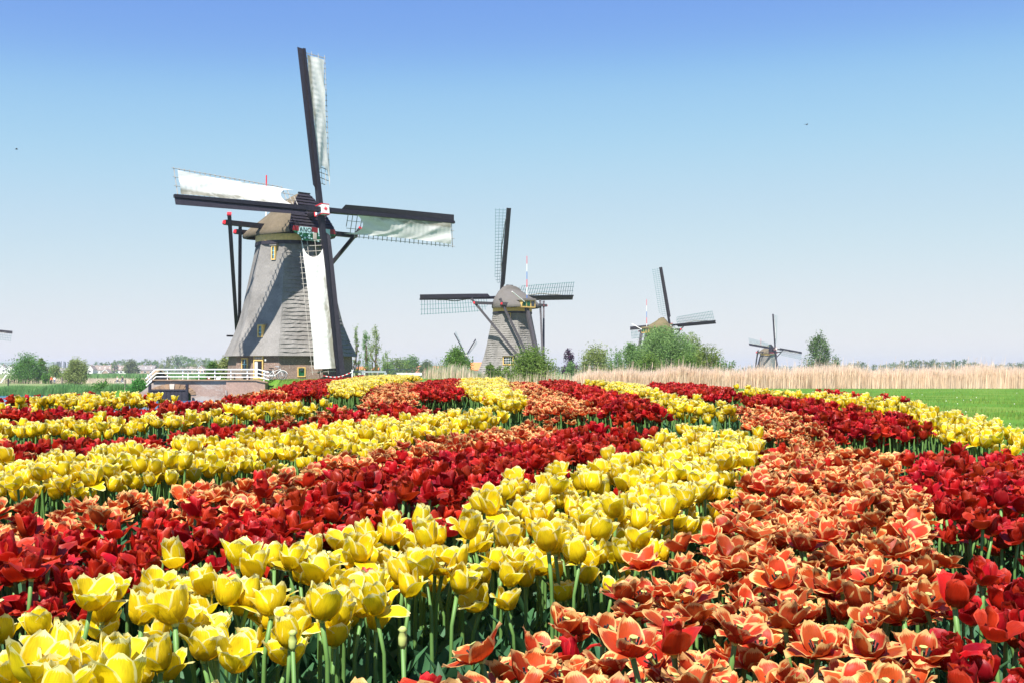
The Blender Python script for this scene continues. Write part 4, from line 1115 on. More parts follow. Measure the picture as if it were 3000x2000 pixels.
# ------------------------------------------------------------------ trees and shrubs
def diamonds(C, size, rg, flat=0.0, elong=.5, droop=0.0):
    """One leaf-shaped face per centre, turned at random."""
    n = len(C)
    d = rg.normal(size=(n, 3)); d[:, 2] = d[:, 2] * (1 - flat) - droop; d /= np.linalg.norm(d, axis=1)[:, None]
    e = rg.normal(size=(n, 3)); e = np.cross(d, e); e /= np.linalg.norm(e, axis=1)[:, None]
    s = (size * rg.uniform(.6, 1.35, n))[:, None]
    V = np.stack([C - d * s, C + e * s * elong, C + d * s, C - e * s * elong], 1).reshape(-1, 3)
    return V, np.arange(4 * n).reshape(n, 4)
def crown_points(shape, H, W, n, rg, nclump=70):
    P = []; tips = []
    if shape in ('bush', 'round', 'slim', 'far'):
        for k in range(nclump):
            a = rg.uniform(0, 2 * math.pi)
            if shape == 'slim':
                v = rg.uniform(.10, 1.0); rad = W / 2 * (math.sin(math.pi * min(1, .18 + .82 * v)) ** .6) * rg.uniform(.3, 1.05) * (1.0 if v < .7 else 1.15 - .5 * (v - .7) / .3)
            elif shape == 'bush':
                v = rg.uniform(.03, 1.0) ** .8; rad = W / 2 * math.sqrt(max(0.02, 1 - v ** 2.2)) * rg.uniform(.25, 1.05)
            else:
                v = rg.uniform(.14, 1.0); rad = W / 2 * math.sqrt(max(.02, 1 - ((v - .45) / .56) ** 2)) * rg.uniform(.25, 1.03)
            c = np.array([math.cos(a) * rad, math.sin(a) * rad, H * v * rg.uniform(.92, 1.04)])
            m = int(n / nclump * rg.uniform(.5, 1.6)); r = W * rg.uniform(.05, .11)
            q = np.clip(rg.normal(size=(m, 3)), -1.7, 1.7) * [r, r, r * (1.5 if shape != 'far' else .9)]
            P.append(c + q); tips.append(c)
            if v > .6 and shape in ('bush', 'slim', 'round') and rg.random() < .6:      # stray shoots breaking the outline
                L = H * rg.uniform(.03, .08); m2 = max(8, int(m * .3)); t = rg.uniform(0, 1, m2)[:, None]
                dr = np.array([math.cos(a) * .35, math.sin(a) * .35, 1.0])
                P.append(c + dr * t * L * 1.6 + rg.normal(size=(m2, 3)) * r * .25 * (1.2 - t))
    elif shape == 'willow':
        for k in range(nclump):
            a = rg.uniform(0, 2 * math.pi); v = rg.uniform(.45, 1.0); rad = W / 2 * math.sqrt(max(.02, 1 - ((v - .42) / .6) ** 2)) * rg.uniform(.2, 1.0)
            c = np.array([math.cos(a) * rad, math.sin(a) * rad, H * v]); tips.append(c)
            m = int(n / nclump); Ld = H * rg.uniform(.2, .5) * (v + .1); t = rg.uniform(0, 1, m)[:, None] ** .8
            out = np.array([math.cos(a), math.sin(a), 0]) * W * .10
            q = c + out * t - np.array([0, 0, 1]) * t ** 1.5 * Ld + rg.normal(size=(m, 3)) * np.array([.045, .045, .03]) * W
            P.append(q[q[:, 2] > H * .04])
    elif shape == 'shoots':
        for k in range(nclump):
            a = rg.uniform(0, 2 * math.pi); rad = W / 2 * math.sqrt(rg.uniform(0, 1)); hh = H * rg.uniform(.45, 1.0) * (1 - .35 * (rad / (W / 2)) ** 2)
            b = np.array([math.cos(a) * rad * .6, math.sin(a) * rad * .6, 0]); tp = np.array([math.cos(a) * rad, math.sin(a) * rad, hh]); tips.append(tp)
            m = int(n / nclump * hh / H * 1.3); t = rg.uniform(.12, 1, m)[:, None]
            P.append(b + (tp - b) * t + rg.normal(size=(m, 3)) * W * .095 * (1.15 - t))
    return np.concatenate(P), tips
def trunk_mesh(H, W, tips, rg, r, mt, shape):
    q = MB(); top = H * (.75 if shape != 'shoots' else .5)
    ln = [Vector((rg.normal() * .01 * H * i, rg.normal() * .01 * H * i, -.3 + (top + .3) * i / 5)) for i in range(6)]
    q.tube(ln, [r * (1 - .15 * i) for i in range(6)], 7)
    idx = rg.permutation(len(tips))[:9 if shape != 'shoots' else 22]
    for i in idx:
        tp = Vector(tips[i]); b = Vector((0, 0, min(top * .9, tp.z * rg.uniform(.2, .55)))) if shape != 'shoots' else Vector((tp.x * .5, tp.y * .5, -.1))
        md = b.lerp(tp, .5) + Vector((0, 0, -.03 * H if shape != 'shoots' else 0)); k_ = .5 if shape == 'shoots' else 1; q.tube([b, md, tp], [r * .45 * k_, r * .3 * k_, r * .08 * k_], 5)
    return q.mesh('trunk', mt)
def tree(name, label, px, top, Y, wpx, shape, mt, n=3000, leaf=.14, cat='tree', group=None, seed=0, nclump=70, base=None, elong=.45):
    rg = np.random.default_rng(seed + int(px))
    x = X_at(px, Y); z0 = tz(x, Y) if base is None else base
    H = Z_at(top, Y) - z0; W = wpx / F * Y
    T = thing(name, label, cat, (x, Y, z0), 0, group)
    P, tips = crown_points(shape, H * .97, W, n, rg, nclump)
    V, Fc = diamonds(P, leaf, rg, .2, elong, .5 if shape == 'willow' else 0)
    put('crown', fast_mesh('crown', V, Fc, [mt]), T)
    put('trunk', trunk_mesh(H, W, tips, rg, max(.06, H * .022), M['bark'], shape), T)
    return T
# left bank
tree('bushy_tree', 'big dense green bushy tree at the left in front of the far houses', 80, 1055, 262, 118, 'bush', M['fol_mid'], 9000, .19, seed=1, nclump=110)
tree('bushy_tree', 'taller narrow tree growing out of the right side of the big bushy tree', 122, 1051, 268, 36, 'round', M['fol_mid'], 3000, .19, seed=2, nclump=40)
tree('willow_bush', 'pale round willow bush between the big bushy tree and the nearer willow', 163, 1074, 300, 46, 'bush', M['fol_willow'], 3000, .19, 'shrub', seed=3)
tree('willow_bush', 'round willow bush standing alone right of the two walkers', 221, 1062, 236, 74, 'round', M['fol_willow'], 8000, .17, 'shrub', seed=4, nclump=100)
tree('shrub', 'low bright green shrub behind the two walkers', 134, 1095, 258, 30, 'bush', M['fol_bright'], 1400, .18, 'shrub', seed=5)
tree('sapling', 'tiny green sapling alone in the dry reeds left of the cyclists', 311, 1109, 256, 8, 'slim', M['fol_mid'], 160, .16, 'sapling', seed=6, nclump=10)
tree('leafy_bank_shrub', 'leafy bright green shrub on the bank at the left end of the railing', 404, 1117, 93, 70, 'bush', M['fol_bright'], 4200, .085, 'shrub', seed=7, base=-1.2)
tree('leafy_bank_shrub', 'low spreading leafy shrub on the bank behind the slim wooden post', 300, 1128, 105.5, 70, 'bush', M['fol_bright'], 2200, .08, 'shrub', seed=8, base=-1.3)
tree('hedge_tree', 'green shrub behind the railing near the left corner of the mill', 622, 1068, 130, 54, 'bush', M['fol_mid'], 4500, .13, 'shrub', seed=9)
tree('hedge_tree', 'grey green tree between the mill corner and the railing posts', 655, 1046, 170, 50, 'round', M['fol_willow'], 4000, .16, 'tree', seed=10)
tree('dark_tree', 'round dark blue green tree in front of the long brown row of houses', 385, 1060, 700, 44, 'round', M['fol_far'], 2200, .55, 'tree', seed=11)
for i, (px, tp, w) in enumerate(((405, 1112, 40), (585, 1108, 26), (694, 1107, 16))):
    tree('weed_clump', ['green weeds on the bank under the rail end', 'low green weeds on the bridge top right of the white post', 'green weeds at the left foot of the mill wall'][i], px, tp, 92.6 if i else 93, w, 'bush', M['fol_bright'], 700, .05, 'weeds', seed=20 + i, nclump=30, base=.18 if i else -.7)
# right of the near mill
tree('thin_willow', 'tallest thin willow just right of the big windmill', 1098, 955, 128, 46, 'slim', M['fol_willow'], 2900, .085, seed=12, nclump=90, elong=.35)
tree('thin_willow', 'thin willow leaning between the tallest one and the windmill', 1072, 964, 130, 38, 'slim', M['fol_willow'], 2200, .085, seed=112, nclump=80, elong=.35)
tree('thin_willow', 'slim willow pressed against the right edge of the big windmill', 1043, 962, 124, 26, 'slim', M['fol_willow'], 1500, .085, seed=13, nclump=60, elong=.35)
tree('thin_willow', 'short loose willow right of the tall thin ones', 1132, 1022, 132, 50, 'slim', M['fol_willow'], 1700, .09, seed=14, nclump=60, elong=.35)
for i, (px, tp, w, Y, mt) in enumerate(((1162, 1051, 70, 420, 'fol_mid'), (1205, 1047, 60, 450, 'fol_mid'), (1250, 1059, 44, 480, 'fol_far'), (1135, 1066, 40, 400, 'fol_willow'))):
    tree('round_tree', ['bright round tree behind the bar fence, left of two', 'taller round tree behind the red roofed house', 'small dark round tree between the red roofs and the bush', 'pale green round tree behind the short willow shoots'][i], px, tp, Y, w, 'round', M[mt], 2600, .34, seed=30 + i)
tree('elder_bush', 'ragged green bush standing before the X shaped distant mill', 1338, 1030, 112, 98, 'bush', M['fol_bright'], 7000, .10, 'shrub', seed=15, nclump=90)
tree('low_bush', 'low green bush left of the window of the middle windmill', 1450, 1050, 101, 110, 'shoots', M['fol_mid'], 6000, .10, 'shrub', seed=16, nclump=26)
tree('low_bush', 'bright green bush hiding the foot of the middle windmill', 1556, 1044, 100.5, 165, 'bush', M['fol_bright'], 11000, .10, 'shrub', seed=17, nclump=90)
tree('copper_beech', 'dark purple copper beech right of the middle windmill', 1668, 1029, 230, 46, 'round', M['fol_purple'], 3200, .17, 'tree', seed=18, nclump=40)
tree('green_bush', 'small green bush below the copper beech', 1672, 1063, 200, 44, 'bush', M['fol_willow'], 1800, .15, 'shrub', seed=19)
tree('round_willow', 'big round willow covering the third windmill', 1945, 950, 142, 190, 'willow', M['fol_willow'], 26000, .12, 'tree', seed=21, nclump=170)
tree('round_willow', 'looser pale willow leaning right of the big round one', 2022, 966, 150, 96, 'willow', M['fol_willow'], 8000, .12, 'tree', seed=22, nclump=60)
for i, (px, tp, w, Y, sh, mt, n) in enumerate(((1745, 1026, 120, 138, 'bush', 'fol_willow', 8000), (1800, 1004, 110, 146, 'shoots', 'fol_willow', 11000), (1852, 1016, 96, 140, 'bush', 'fol_willow', 8000), (2070, 1020, 110, 140, 'bush', 'fol_mid', 8000), (2125, 1034, 110, 136, 'shoots', 'fol_mid', 7000), (1900, 1050, 120, 128, 'bush', 'fol_mid', 5000), (2010, 1046, 110, 128, 'bush', 'fol_mid', 5000))):
    tree('willow_bush', ['pale leafy bush at the left end of the thicket around the willow', 'shooting willow scrub left of the big round willow', 'green bush close to the left foot of the big round willow', 'dark green bush right of the big round willow', 'thin green scrub at the right end of the thicket', 'green bush under the big round willow behind the reeds', 'green bush under the looser pale willow behind the reeds'][i], px, tp, Y, w, sh, M[mt], n, .11, 'shrub', 'thicket around the willow', seed=40 + i)
tree('slim_tree', 'slim upright tree standing alone right of the small distant windmill', 2400, 978, 205, 82, 'slim', M['fol_far'], 7000, .16, seed=23, nclump=110)
tree('low_bush', 'low bush at the right foot of the slim upright tree', 2448, 1050, 200, 60, 'bush', M['fol_far'], 2200, .15, 'shrub', seed=24)

# far trees: a few crowns, copied tree by tree
FT = []
for k in range(6):
    rg = np.random.default_rng(90 + k)
    P, tips = crown_points('far', .97, [.8, .95, .7, 1.1, .6, .85][k], 520, rg, 26)
    V, Fc = diamonds(P, .042, rg, .2, .6)
    row = []
    for mk in ('fol_far', 'fol_willow', 'fol_mid'):
        row.append(fast_mesh('crown', V, Fc, [M[mk]]))
    FT.append((row, trunk_mesh(1, .8, tips, rg, .022, M['bark'], 'far')))
rg = np.random.default_rng(5)
def far_row(pxs, tops, Y, label, group, mk, wf=1.0, name='far_tree'):
    for n, px in enumerate(pxs):
        tp = float(np.interp(px, [t[0] for t in tops], [t[1] for t in tops])) + rg.uniform(-2.5, 3)
        y = Y * rg.uniform(.93, 1.07); x = X_at(px, y); z0 = -2.4; H = Z_at(tp, y) - z0
        k = int(rg.integers(6)); T = thing(name, label + f', {ordinal(n)} from its left', 'tree', (x, y, z0), rg.uniform(0, 6.28), group)
        m = mk if rg.random() < .75 else int(rg.integers(3))
        put('crown', FT[k][0][m], T); put('trunk', FT[k][1], T)
        T.scale = (H * wf, H * wf, H)
far_row(np.arange(470, 665, 12), [(470, 1062), (490, 1043), (520, 1041), (560, 1046), (600, 1049), (650, 1052)], 950, 'tall pale tree behind the houses left of the big windmill', 'trees left of the big windmill', 1, .8)
far_row(np.arange(478, 640, 14), [(470, 1066), (640, 1066)], 900, 'lower dark tree before the pale row left of the mill', 'dark trees left of the big windmill', 0, 1.0)
far_row(np.arange(283, 475, 13), [(283, 1062), (320, 1056), (360, 1053), (380, 1058), (440, 1055)], 960, 'dark rounded tree in the row behind the long brown houses', 'trees behind the brown houses', 2, .9)
far_row([110, 128, 150, 232, 246, 262], [(110, 1068), (150, 1066), (250, 1062)], 930, 'green tree among the houses at the far left', 'trees among the left houses', 2, .9)
far_row([12, 30], [(0, 1068), (40, 1068)], 1000, 'small pale tree before the flat roofed hall', 'trees before the hall', 1, .9)
far_row(np.arange(2490, 2990, 13), [(2480, 1066), (2520, 1060), (2570, 1067), (2620, 1062), (2660, 1056), (2700, 1052), (2760, 1055), (2800, 1054), (2860, 1060), (2900, 1068), (2960, 1064), (3000, 1060)], 820, 'blue green tree in the far row above the dry reeds', 'far trees above the reeds', 0, .95)
far_row(np.arange(2985, 3260, 16), [(2985, 1060), (3260, 1062)], 820, 'blue green tree continuing the far row past the right edge', 'far trees above the reeds', 0, .95)
far_row(np.arange(2180, 2490, 20), [(2180, 1071), (2490, 1070)], 1150, 'tiny hazy tree low on the horizon by the small windmill', 'hazy trees low on the horizon', 0, 1.3)
far_row(np.arange(1590, 1760, 14), [(1590, 1072), (1760, 1070)], 800, 'small hazy tree low behind the middle windmill', 'hazy trees behind the middle windmill', 0, 1.2)
far_row(np.arange(-300, 10, 22), [(-300, 1060), (10, 1064)], 950, 'green tree in the row continuing past the left edge', 'trees past the left edge', 2, .9)

# ------------------------------------------------------------------ reeds, bank plants, grass (nobody could count them)
def blades(n, xf, yf, hf, w, rg, lean=.18, plume=False):
    x = xf(n); y = yf(n); z = terrain(x, y); h = hf(n, x, y)
    a = rg.uniform(0, 2 * math.pi, n); lx = np.cos(a) * lean * h * rg.uniform(.2, 1, n) + .06 * h; ly = np.sin(a) * lean * h * rg.uniform(.2, 1, n)
    ca = rg.uniform(0, math.pi, n); wx = np.cos(ca) * w / 2; wy = np.sin(ca) * w / 2
    b = np.stack([x, y, z - .05], 1); m = b + np.stack([lx * .35, ly * .35, h * .58], 1); t = b + np.stack([lx, ly, h], 1)
    o = np.stack([wx, wy, np.zeros(n)], 1)
    V = np.stack([b - o, b + o, m + o * .9, m - o * .9, t + o * (.9 if plume else .15), t - o * (.9 if plume else .15)], 1).reshape(-1, 3)
    i = np.arange(n)[:, None] * 6
    return V, np.concatenate([i + [0, 1, 2, 3], i + [3, 2, 4, 5]], 0)
def blade_stuff(name, mt, parts):
    Vs, Fs, o = [], [], 0
    for V, Fc in parts: Vs.append(V); Fs.append(Fc + o); o += len(V)
    ob = put(name, fast_mesh(name, np.concatenate(Vs), np.concatenate(Fs), [mt]))
    return tag(ob, kind='stuff')
rg = np.random.default_rng(11)
U_ = lambda a, b: (lambda n: rg.uniform(a, b, n))
def reed_h(n, x, y):
    px = 1500 + x / y * F
    base = np.interp(px, [1200, 1280, 1500, 1650, 1760, 1900, 2300, 2700, 3000, 3300], [1.0, 1.45, 1.35, 1.5, 1.78, 1.92, 1.95, 2.0, 2.0, 2.0])
    base = base * (.93 + .13 * np.sin(x * .7) * np.sin(x * .23 + 1) + .07 * np.sin(x * 2.9 + np.sin(x * 1.3) * 2) + .06 * np.sin(x * 6.1 + y))
    return base * rg.uniform(.72, 1.08, n) + (rg.random(n) < .06) * rg.uniform(.1, .85, n)
blade_stuff('dry_reeds', M['reed'], [
    blades(52000, lambda n: np.where(rg.random(n) < .03, rg.uniform(-8, 6, n), rg.uniform(5.6, 62, n)), lambda n: 97.5 + 6 * rg.random(n) ** 1.6, reed_h, .035, rg, .10, False),
    blades(7000, lambda n: np.where(rg.random(n) < .03, rg.uniform(-8, 6, n), rg.uniform(5.6, 62, n)), U_(98, 106), lambda n, x, y: reed_h(n, x, y) * 1.08, .030, rg, .16, True)])
blade_stuff('dry_reeds', M['reed'], [
    blades(16000, lambda n: rg.uniform(-170, -70, n), U_(256, 320), lambda n, x, y: rg.uniform(.6, 1.25, n), .07, rg, .15),
    blades(1500, lambda n: rg.uniform(-50, -38, n), U_(150, 190), lambda n, x, y: rg.uniform(.8, 1.3, n), .05, rg, .15)])
blade_stuff('green_reeds', M['reed_green'], [
    blades(9000, lambda n: rg.uniform(-150, -95, n), U_(335, 372), lambda n, x, y: rg.uniform(1.4, 2.4, n), .16, rg, .15),
    blades(3000, lambda n: rg.uniform(-95, -60, n), U_(280, 320), lambda n, x, y: rg.uniform(1.2, 2.0, n), .16, rg, .15)])
def bank_h(n, x, y):
    return rg.uniform(.28, .62, n) * (1 + .35 * np.sin(x * .9) * np.sin(x * .37 + 2)) * np.interp(y, [88, 89.5, 92], [1.5, 1.15, .75])
blade_stuff('bank_reeds', M['reed_green'], [blades(26000, lambda n: rg.uniform(-62, -34, n), lambda n: 103.9 + 4.5 * rg.random(n) ** 1.3, lambda n, x, y: bank_h(n, x, y - 16), .035, rg, .2)])
blade_stuff('reed_undergrowth', M['reed_green'], [blades(9000, lambda n: rg.uniform(-8, 20, n), U_(99, 112), lambda n, x, y: rg.uniform(.6, 1.5, n), .04, rg, .15)])
def lawn_xy(n):
    y = 1 / rg.uniform(1 / 97.0, 1 / 6.5, n) ; 
    return y
ly_ = lawn_xy(90000); lx_ = np.interp(ly_, [6, 8, 12, 17, 25, 98], [3.5, 3.5, 3.6, 3.4, 2.8, -1]) + rg.random(90000) * np.interp(ly_, [6, 98], [2.5, 56])
blade_stuff('grass', M['grass'], [blades(90000, lambda n: lx_, lambda n: ly_, lambda n, x, y: rg.uniform(.05, .11, n) * (1 + .5 * np.sin(x * 1.7 + y) * np.sin(y * .8)) * np.interp(y, [6, 30, 98], [.8, 1.1, 1.7]), .012, rg, .35),
    blades(9000, lambda n: rg.uniform(-20, -7, n), U_(80, 90), lambda n, x, y: rg.uniform(.05, .16, n), .03, rg, .3)])
daisy = MB()
for i in range(170):
    y = 1 / rg.uniform(1 / 80., 1 / 9.); x = float(np.interp(y, [6, 12, 17, 25, 98], [3.9, 4.0, 4.2, 5, 3])) + rg.random() * np.interp(y, [6, 98], [2.5, 50]); z = tz(x, y) + .09 * np.interp(y, [6, 30, 98], [.9, 1.1, 1.6]); r = .006 * np.interp(y, [8, 40], [1, 2.0])
    daisy.face([(x + math.cos(k * 1.047) * r, y + math.sin(k * 1.047) * r * .7, z + math.sin(k * 1.047) * r * .7) for k in range(6)])
tag(daisy.build('lawn_daisies', M['white_paint']), kind='stuff')

# ------------------------------------------------------------------ tulips
def petal(rg, S, hw, al, th, ruffle=.002, nv=8, nu=5, crinkle=.0, rmin=.016, tip=.12, cup=.0):
    S, hw, rmin, ruffle, crinkle = S * .84, hw * .86, rmin * .84, ruffle * .9, crinkle * .9
    vs = np.linspace(0, 1, nv); ds = S / (nv - 1)
    a = np.radians(np.interp(vs, np.linspace(0, 1, len(al)), al))
    rho = np.concatenate([[0], np.cumsum(np.cos((a[:-1] + a[1:]) / 2) * ds)]) + .004
    h = np.concatenate([[0], np.cumsum(np.sin((a[:-1] + a[1:]) / 2) * ds)])
    w = hw * np.clip(np.sin(np.pi * (.09 + .83 * vs ** .92)), 0, 1) ** .75
    w[-1] *= tip / .3
    ph = rg.uniform(0, 6.28, 4)
    V = np.zeros((nv, nu, 3)); UV = np.zeros((nv, nu, 2))
    for i in range(nv):
        for j in range(nu):
            u = -1 + 2 * j / (nu - 1)
            # bend the blade round the flower's axis where the cup is, less where it opens
            R = max(rho[i] * (1.0 if cup <= 0 else 1 + cup), rmin)
            ang = np.clip(u * w[i] / R, -1.25, 1.25)
            rr = rho[i] - (R - R * math.cos(ang)); tt = R * math.sin(ang)
            nrm = np.array([math.sin(a[i]), 0, -math.cos(a[i])])
            rf = ruffle * (abs(u) ** 1.5 * math.sin(7 * vs[i] + ph[0] + (2 if u > 0 else 0)) + .6 * vs[i] ** 2 * math.sin(4 * u + ph[1])) * (vs[i] ** .7)
            if crinkle: rf += rg.normal() * crinkle * (abs(u) > .6 or vs[i] > .7)
            p = np.array([rr, tt, h[i]]) + nrm * rf
            if vs[i] == 1: p[2] += rg.normal() * crinkle * 1.2
            c, s = math.cos(th), math.sin(th)
            V[i, j] = (p[0] * c - p[1] * s, p[0] * s + p[1] * c, p[2]); UV[i, j] = ((u + 1) / 2, vs[i])
    ids = np.arange(nv * nu).reshape(nv, nu)
    Fc = np.stack([ids[:-1, :-1].ravel(), ids[:-1, 1:].ravel(), ids[1:, 1:].ravel(), ids[1:, :-1].ravel()], 1)
    return V.reshape(-1, 3), UV.reshape(-1, 2), Fc
def bloom_petals(col, var):
    rg = np.random.default_rng({'yellow': 100, 'red': 200, 'orange': 300}[col] + var)
    out = []
    if col == 'yellow':
        opn = [0, 8, -3, 14, 5, 22, 2, 11][var % 8]
        for k in range(6):
            inner = k % 2
            al = [rg.uniform(5, 18), 58 - opn, 88 - opn, 99 - opn + rg.normal() * 5, 104 - opn * 1.6 - rg.uniform(0, 25)]
            if not inner and rg.random() < .42: al = [10, 48, 70, 62 - rg.uniform(0, 30), 20 - rg.uniform(0, 60)]
            if not inner and rg.random() < .10: al = [0, 15, -5, -25, -50]
            out.append(petal(rg, rg.uniform(.086, .098), .037 if not inner else .034, al, k * math.pi / 3 + rg.normal() * .1, .0032, crinkle=.0009, rmin=.022))
    elif col == 'red':
        opn = [4, 14, 0, 20, 10, 28, 6, 18][var % 8]
        for k in range(7):
            inner = k >= 3; n = 3 if not inner else 4
            al = [rg.uniform(0, 15), 55 - opn, 82 - opn, 90 - opn * 1.3 + rg.normal() * 9, 92 - opn * 2 + rg.normal() * 22]
            if not inner and rg.random() < .45: al = [5, 40, 55, 40 - rg.uniform(0, 30), 5 - rg.uniform(0, 50)]
            if inner: al = [25 + rg.uniform(0, 20), 70, 88, 92 + rg.normal() * 12, 85 + rg.normal() * 30]
            out.append(petal(rg, rg.uniform(.075, .090) * (.92 if inner else 1), .036, al, k * 2 * math.pi / n + (.5 if inner else 0) + rg.normal() * .2, .0055, crinkle=.0013, rmin=.02, tip=.18))
    else:
        cupped = var % 8 in (1, 3, 5, 6)
        for k in range(6 if cupped else 7):
            inner = k >= 3; n = 3 if not inner else (3 if cupped else 4)
            if cupped:
                o = [0, 12, 0, 24, 0, 34, 18, 0][var % 8]
                al = [rg.uniform(0, 12), 52 - o * .4, 80 - o + rg.normal() * 5, 84 - o * 1.2 + rg.normal() * 7, 76 - o * 1.5 + rg.normal() * 14]
                if not inner and rg.random() < .4: al = [0, 25, 38, 30 + rg.normal() * 12, 5 + rg.normal() * 25]
            else:
                o = rg.uniform(-16, 18)
                al = [rg.uniform(-5, 15), 42 + o, 60 + o, 54 + o + rg.normal() * 12, 40 + o + rg.normal() * 24] if inner else [0, 15, 26 + o, 18 + o, -8 + o + rg.normal() * 25]
            out.append(petal(rg, rg.uniform(.062, .077), .031 if inner else .034, al, k * 2 * math.pi / n + (1.05 if inner else 0) + rg.normal() * .18, .0045 if cupped else .0065, crinkle=.0010 if cupped else .0020, rmin=.02, tip=.2))
    return out
def core_mesh(name='bloom'):
    q = MB(); q.tube([(0, 0, -.006), (0, 0, .004)], [.005, .009], 6); q.tube([(0, 0, .004), (0, 0, .026), (0, 0, .030)], [.0035, .004, .0075], 6)
    q.mi = 1
    for k in range(6): a = k * 1.047; q.tube([(.006 * math.cos(a), .006 * math.sin(a), .005), (.013 * math.cos(a), .013 * math.sin(a), .026)], [.001, .0022], 4)
    return q.mesh(name, [M['pistil'], M['rubber']])
def stem_mesh(hs, rg):
    q = MB(); bx_, by_ = rg.normal(0, .026, 2)
    q.tube([(0, 0, -.03), (bx_ * .6, by_ * .6, hs * .45), (bx_ * .5, by_ * .5, hs * .8), (0, 0, hs)], [.0055, .005, .0045, .005], 6)
    return q.mesh('stem', M['stem'], True)
def leaf_arrays(L, W, az, t0, t1, rg, n=7):
    rows = []; p = np.array([.006, 0, -.02]); ds = L / (n - 1); tw = rg.normal() * .35
    for i in range(n):
        v = i / (n - 1); t = math.radians(t0 + (t1 - t0) * v ** 1.6); w = W * (math.sin(math.pi * (.12 + .88 * v)) ** .75) * (1 - .12 * (v < .15)); 
        if i == n - 1: w = .002
        up = np.array([-math.cos(t), 0, math.sin(t)])
        sd = np.array([0, math.cos(tw * v), 0]) + up * math.sin(tw * v)
        fold = up * w * .42 * (1 - .5 * v) * -1
        wave = .004 * math.sin(9 * v + az)
        rows += [p + sd * w / 2 - fold * .5 + up * wave, p + fold * .18, p - sd * w / 2 - fold * .5 - up * wave]
        p = p + np.array([math.sin(t), 0, math.cos(t)]) * ds
    V = np.array(rows); c, s = math.cos(az), math.sin(az)
    V = V @ np.array([[c, s, 0], [-s, c, 0], [0, 0, 1]])
    ids = np.arange(n * 3).reshape(n, 3)
    Fc = np.stack([ids[:-1, :-1].ravel(), ids[:-1, 1:].ravel(), ids[1:, 1:].ravel(), ids[1:, :-1].ravel()], 1)
    return V, Fc
NV = 12
HS = {'yellow': .395, 'red': .388, 'orange': .388}
rg = np.random.default_rng(3)
LEAVES = []
for k in range(8):
    V, Fc = leaf_arrays(rg.uniform(.27, .38), rg.uniform(.048, .075), 0, rg.uniform(4, 16), rg.uniform(28, 70), rg)
    LEAVES.append((V, Fc, fast_mesh('leaf', V, Fc, [M['leaf']], smooth=True)))
STEMS = {c: [stem_mesh(HS[c] * f, rg) for f in (.94, .98, 1.0, 1.03)] for c in HS}
STEM_H = {c: [HS[c] * f for f in (.94, .98, 1.0, 1.03)] for c in HS}
CORE = core_mesh()
PETALS, BLOOMS, SRC = {}, {}, {}
src_col = bpy.data.collections.new('tulip_sources')        # source meshes for the far beds; not part of the scene
for c in HS:
    PETALS[c], BLOOMS[c], SRC[c] = [], [], []
    for v in range(NV):
        ps = bloom_petals(c, v); pm = M[c + '_petal']
        PETALS[c].append([fast_mesh('petal', V, Fc, [pm], UV[Fc.ravel()], True) for V, UV, Fc in ps])
        o = 0; Vs, Fs, Us = [], [], []
        for V, UV, Fc in ps: Vs.append(V); Fs.append(Fc + o); Us.append(UV[Fc.ravel()]); o += len(V)
        V, Fc, U = np.concatenate(Vs), np.concatenate(Fs), np.concatenate(Us)
        BLOOMS[c].append(fast_mesh('bloom', V, Fc, [pm], U, True))
        # whole plant in one mesh for the mass behind
        r2 = np.random.default_rng(v + 50); hs = HS[c] * r2.uniform(.95, 1.05); tilt = Euler((r2.normal() * .14, r2.normal() * .14, 0)).to_matrix()
        Vb = V @ np.array(tilt).T + [0, 0, hs]
        parts = [(Vb, Fc, U, 0)]
        sv = []; n5 = 5
        for zz in (-.03, hs * .5, hs + .003):
            for k in range(n5): sv.append((math.cos(k * 1.2566) * .005 + (.006 if 0 < zz < hs else 0), math.sin(k * 1.2566) * .005, zz))
        ids = np.arange(15).reshape(3, 5); sf = np.stack([ids[:-1].ravel(), np.roll(ids, -1, 1)[:-1].ravel(), np.roll(ids, -1, 1)[1:].ravel(), ids[1:].ravel()], 1)
        parts.append((np.array(sv), sf, np.zeros((sf.size, 2)), 1))
        for k in range(3):
            LV, LF, _ = LEAVES[int(r2.integers(8))]; a = k * 2.1 + r2.uniform(0, 1.2); ca, sa = math.cos(a), math.sin(a)
            parts.append((LV @ np.array([[ca, sa, 0], [-sa, ca, 0], [0, 0, 1]]) * [1, 1, r2.uniform(.7, .95)], LF, np.zeros((LF.size, 2)), 2))
        o = 0; Vs, Fs, Us, Ms = [], [], [], []
        for V_, F_, U_2, mi in parts: Vs.append(V_); Fs.append(F_ + o); Us.append(U_2); Ms.append(np.full(len(F_), mi)); o += len(V_)
        me = fast_mesh('tulip_plant', np.concatenate(Vs), np.concatenate(Fs), [pm, M['stem'], M['leaf']], np.concatenate(Us), True, np.concatenate(Ms))
        so = bpy.data.objects.new('tulip_plant', me); src_col.objects.link(so); SRC[c].append(so)
FOL = []
for v in range(4):
    r2 = np.random.default_rng(v + 80); o = 0; Vs, Fs = [], []
    for k in range(5):
        LV, LF, _ = LEAVES[int(r2.integers(8))]; a = k * 1.26 + r2.uniform(0, 1); ca, sa = math.cos(a), math.sin(a)
        Vs.append(LV @ np.array([[ca, sa, 0], [-sa, ca, 0], [0, 0, 1]]) * r2.uniform(.6, .9)); Fs.append(LF + o); o += len(LV)
    so = bpy.data.objects.new('leaf_clump', fast_mesh('leaf_clump', np.concatenate(Vs), np.concatenate(Fs), [M['leaf']], smooth=True)); src_col.objects.link(so); FOL.append(so)

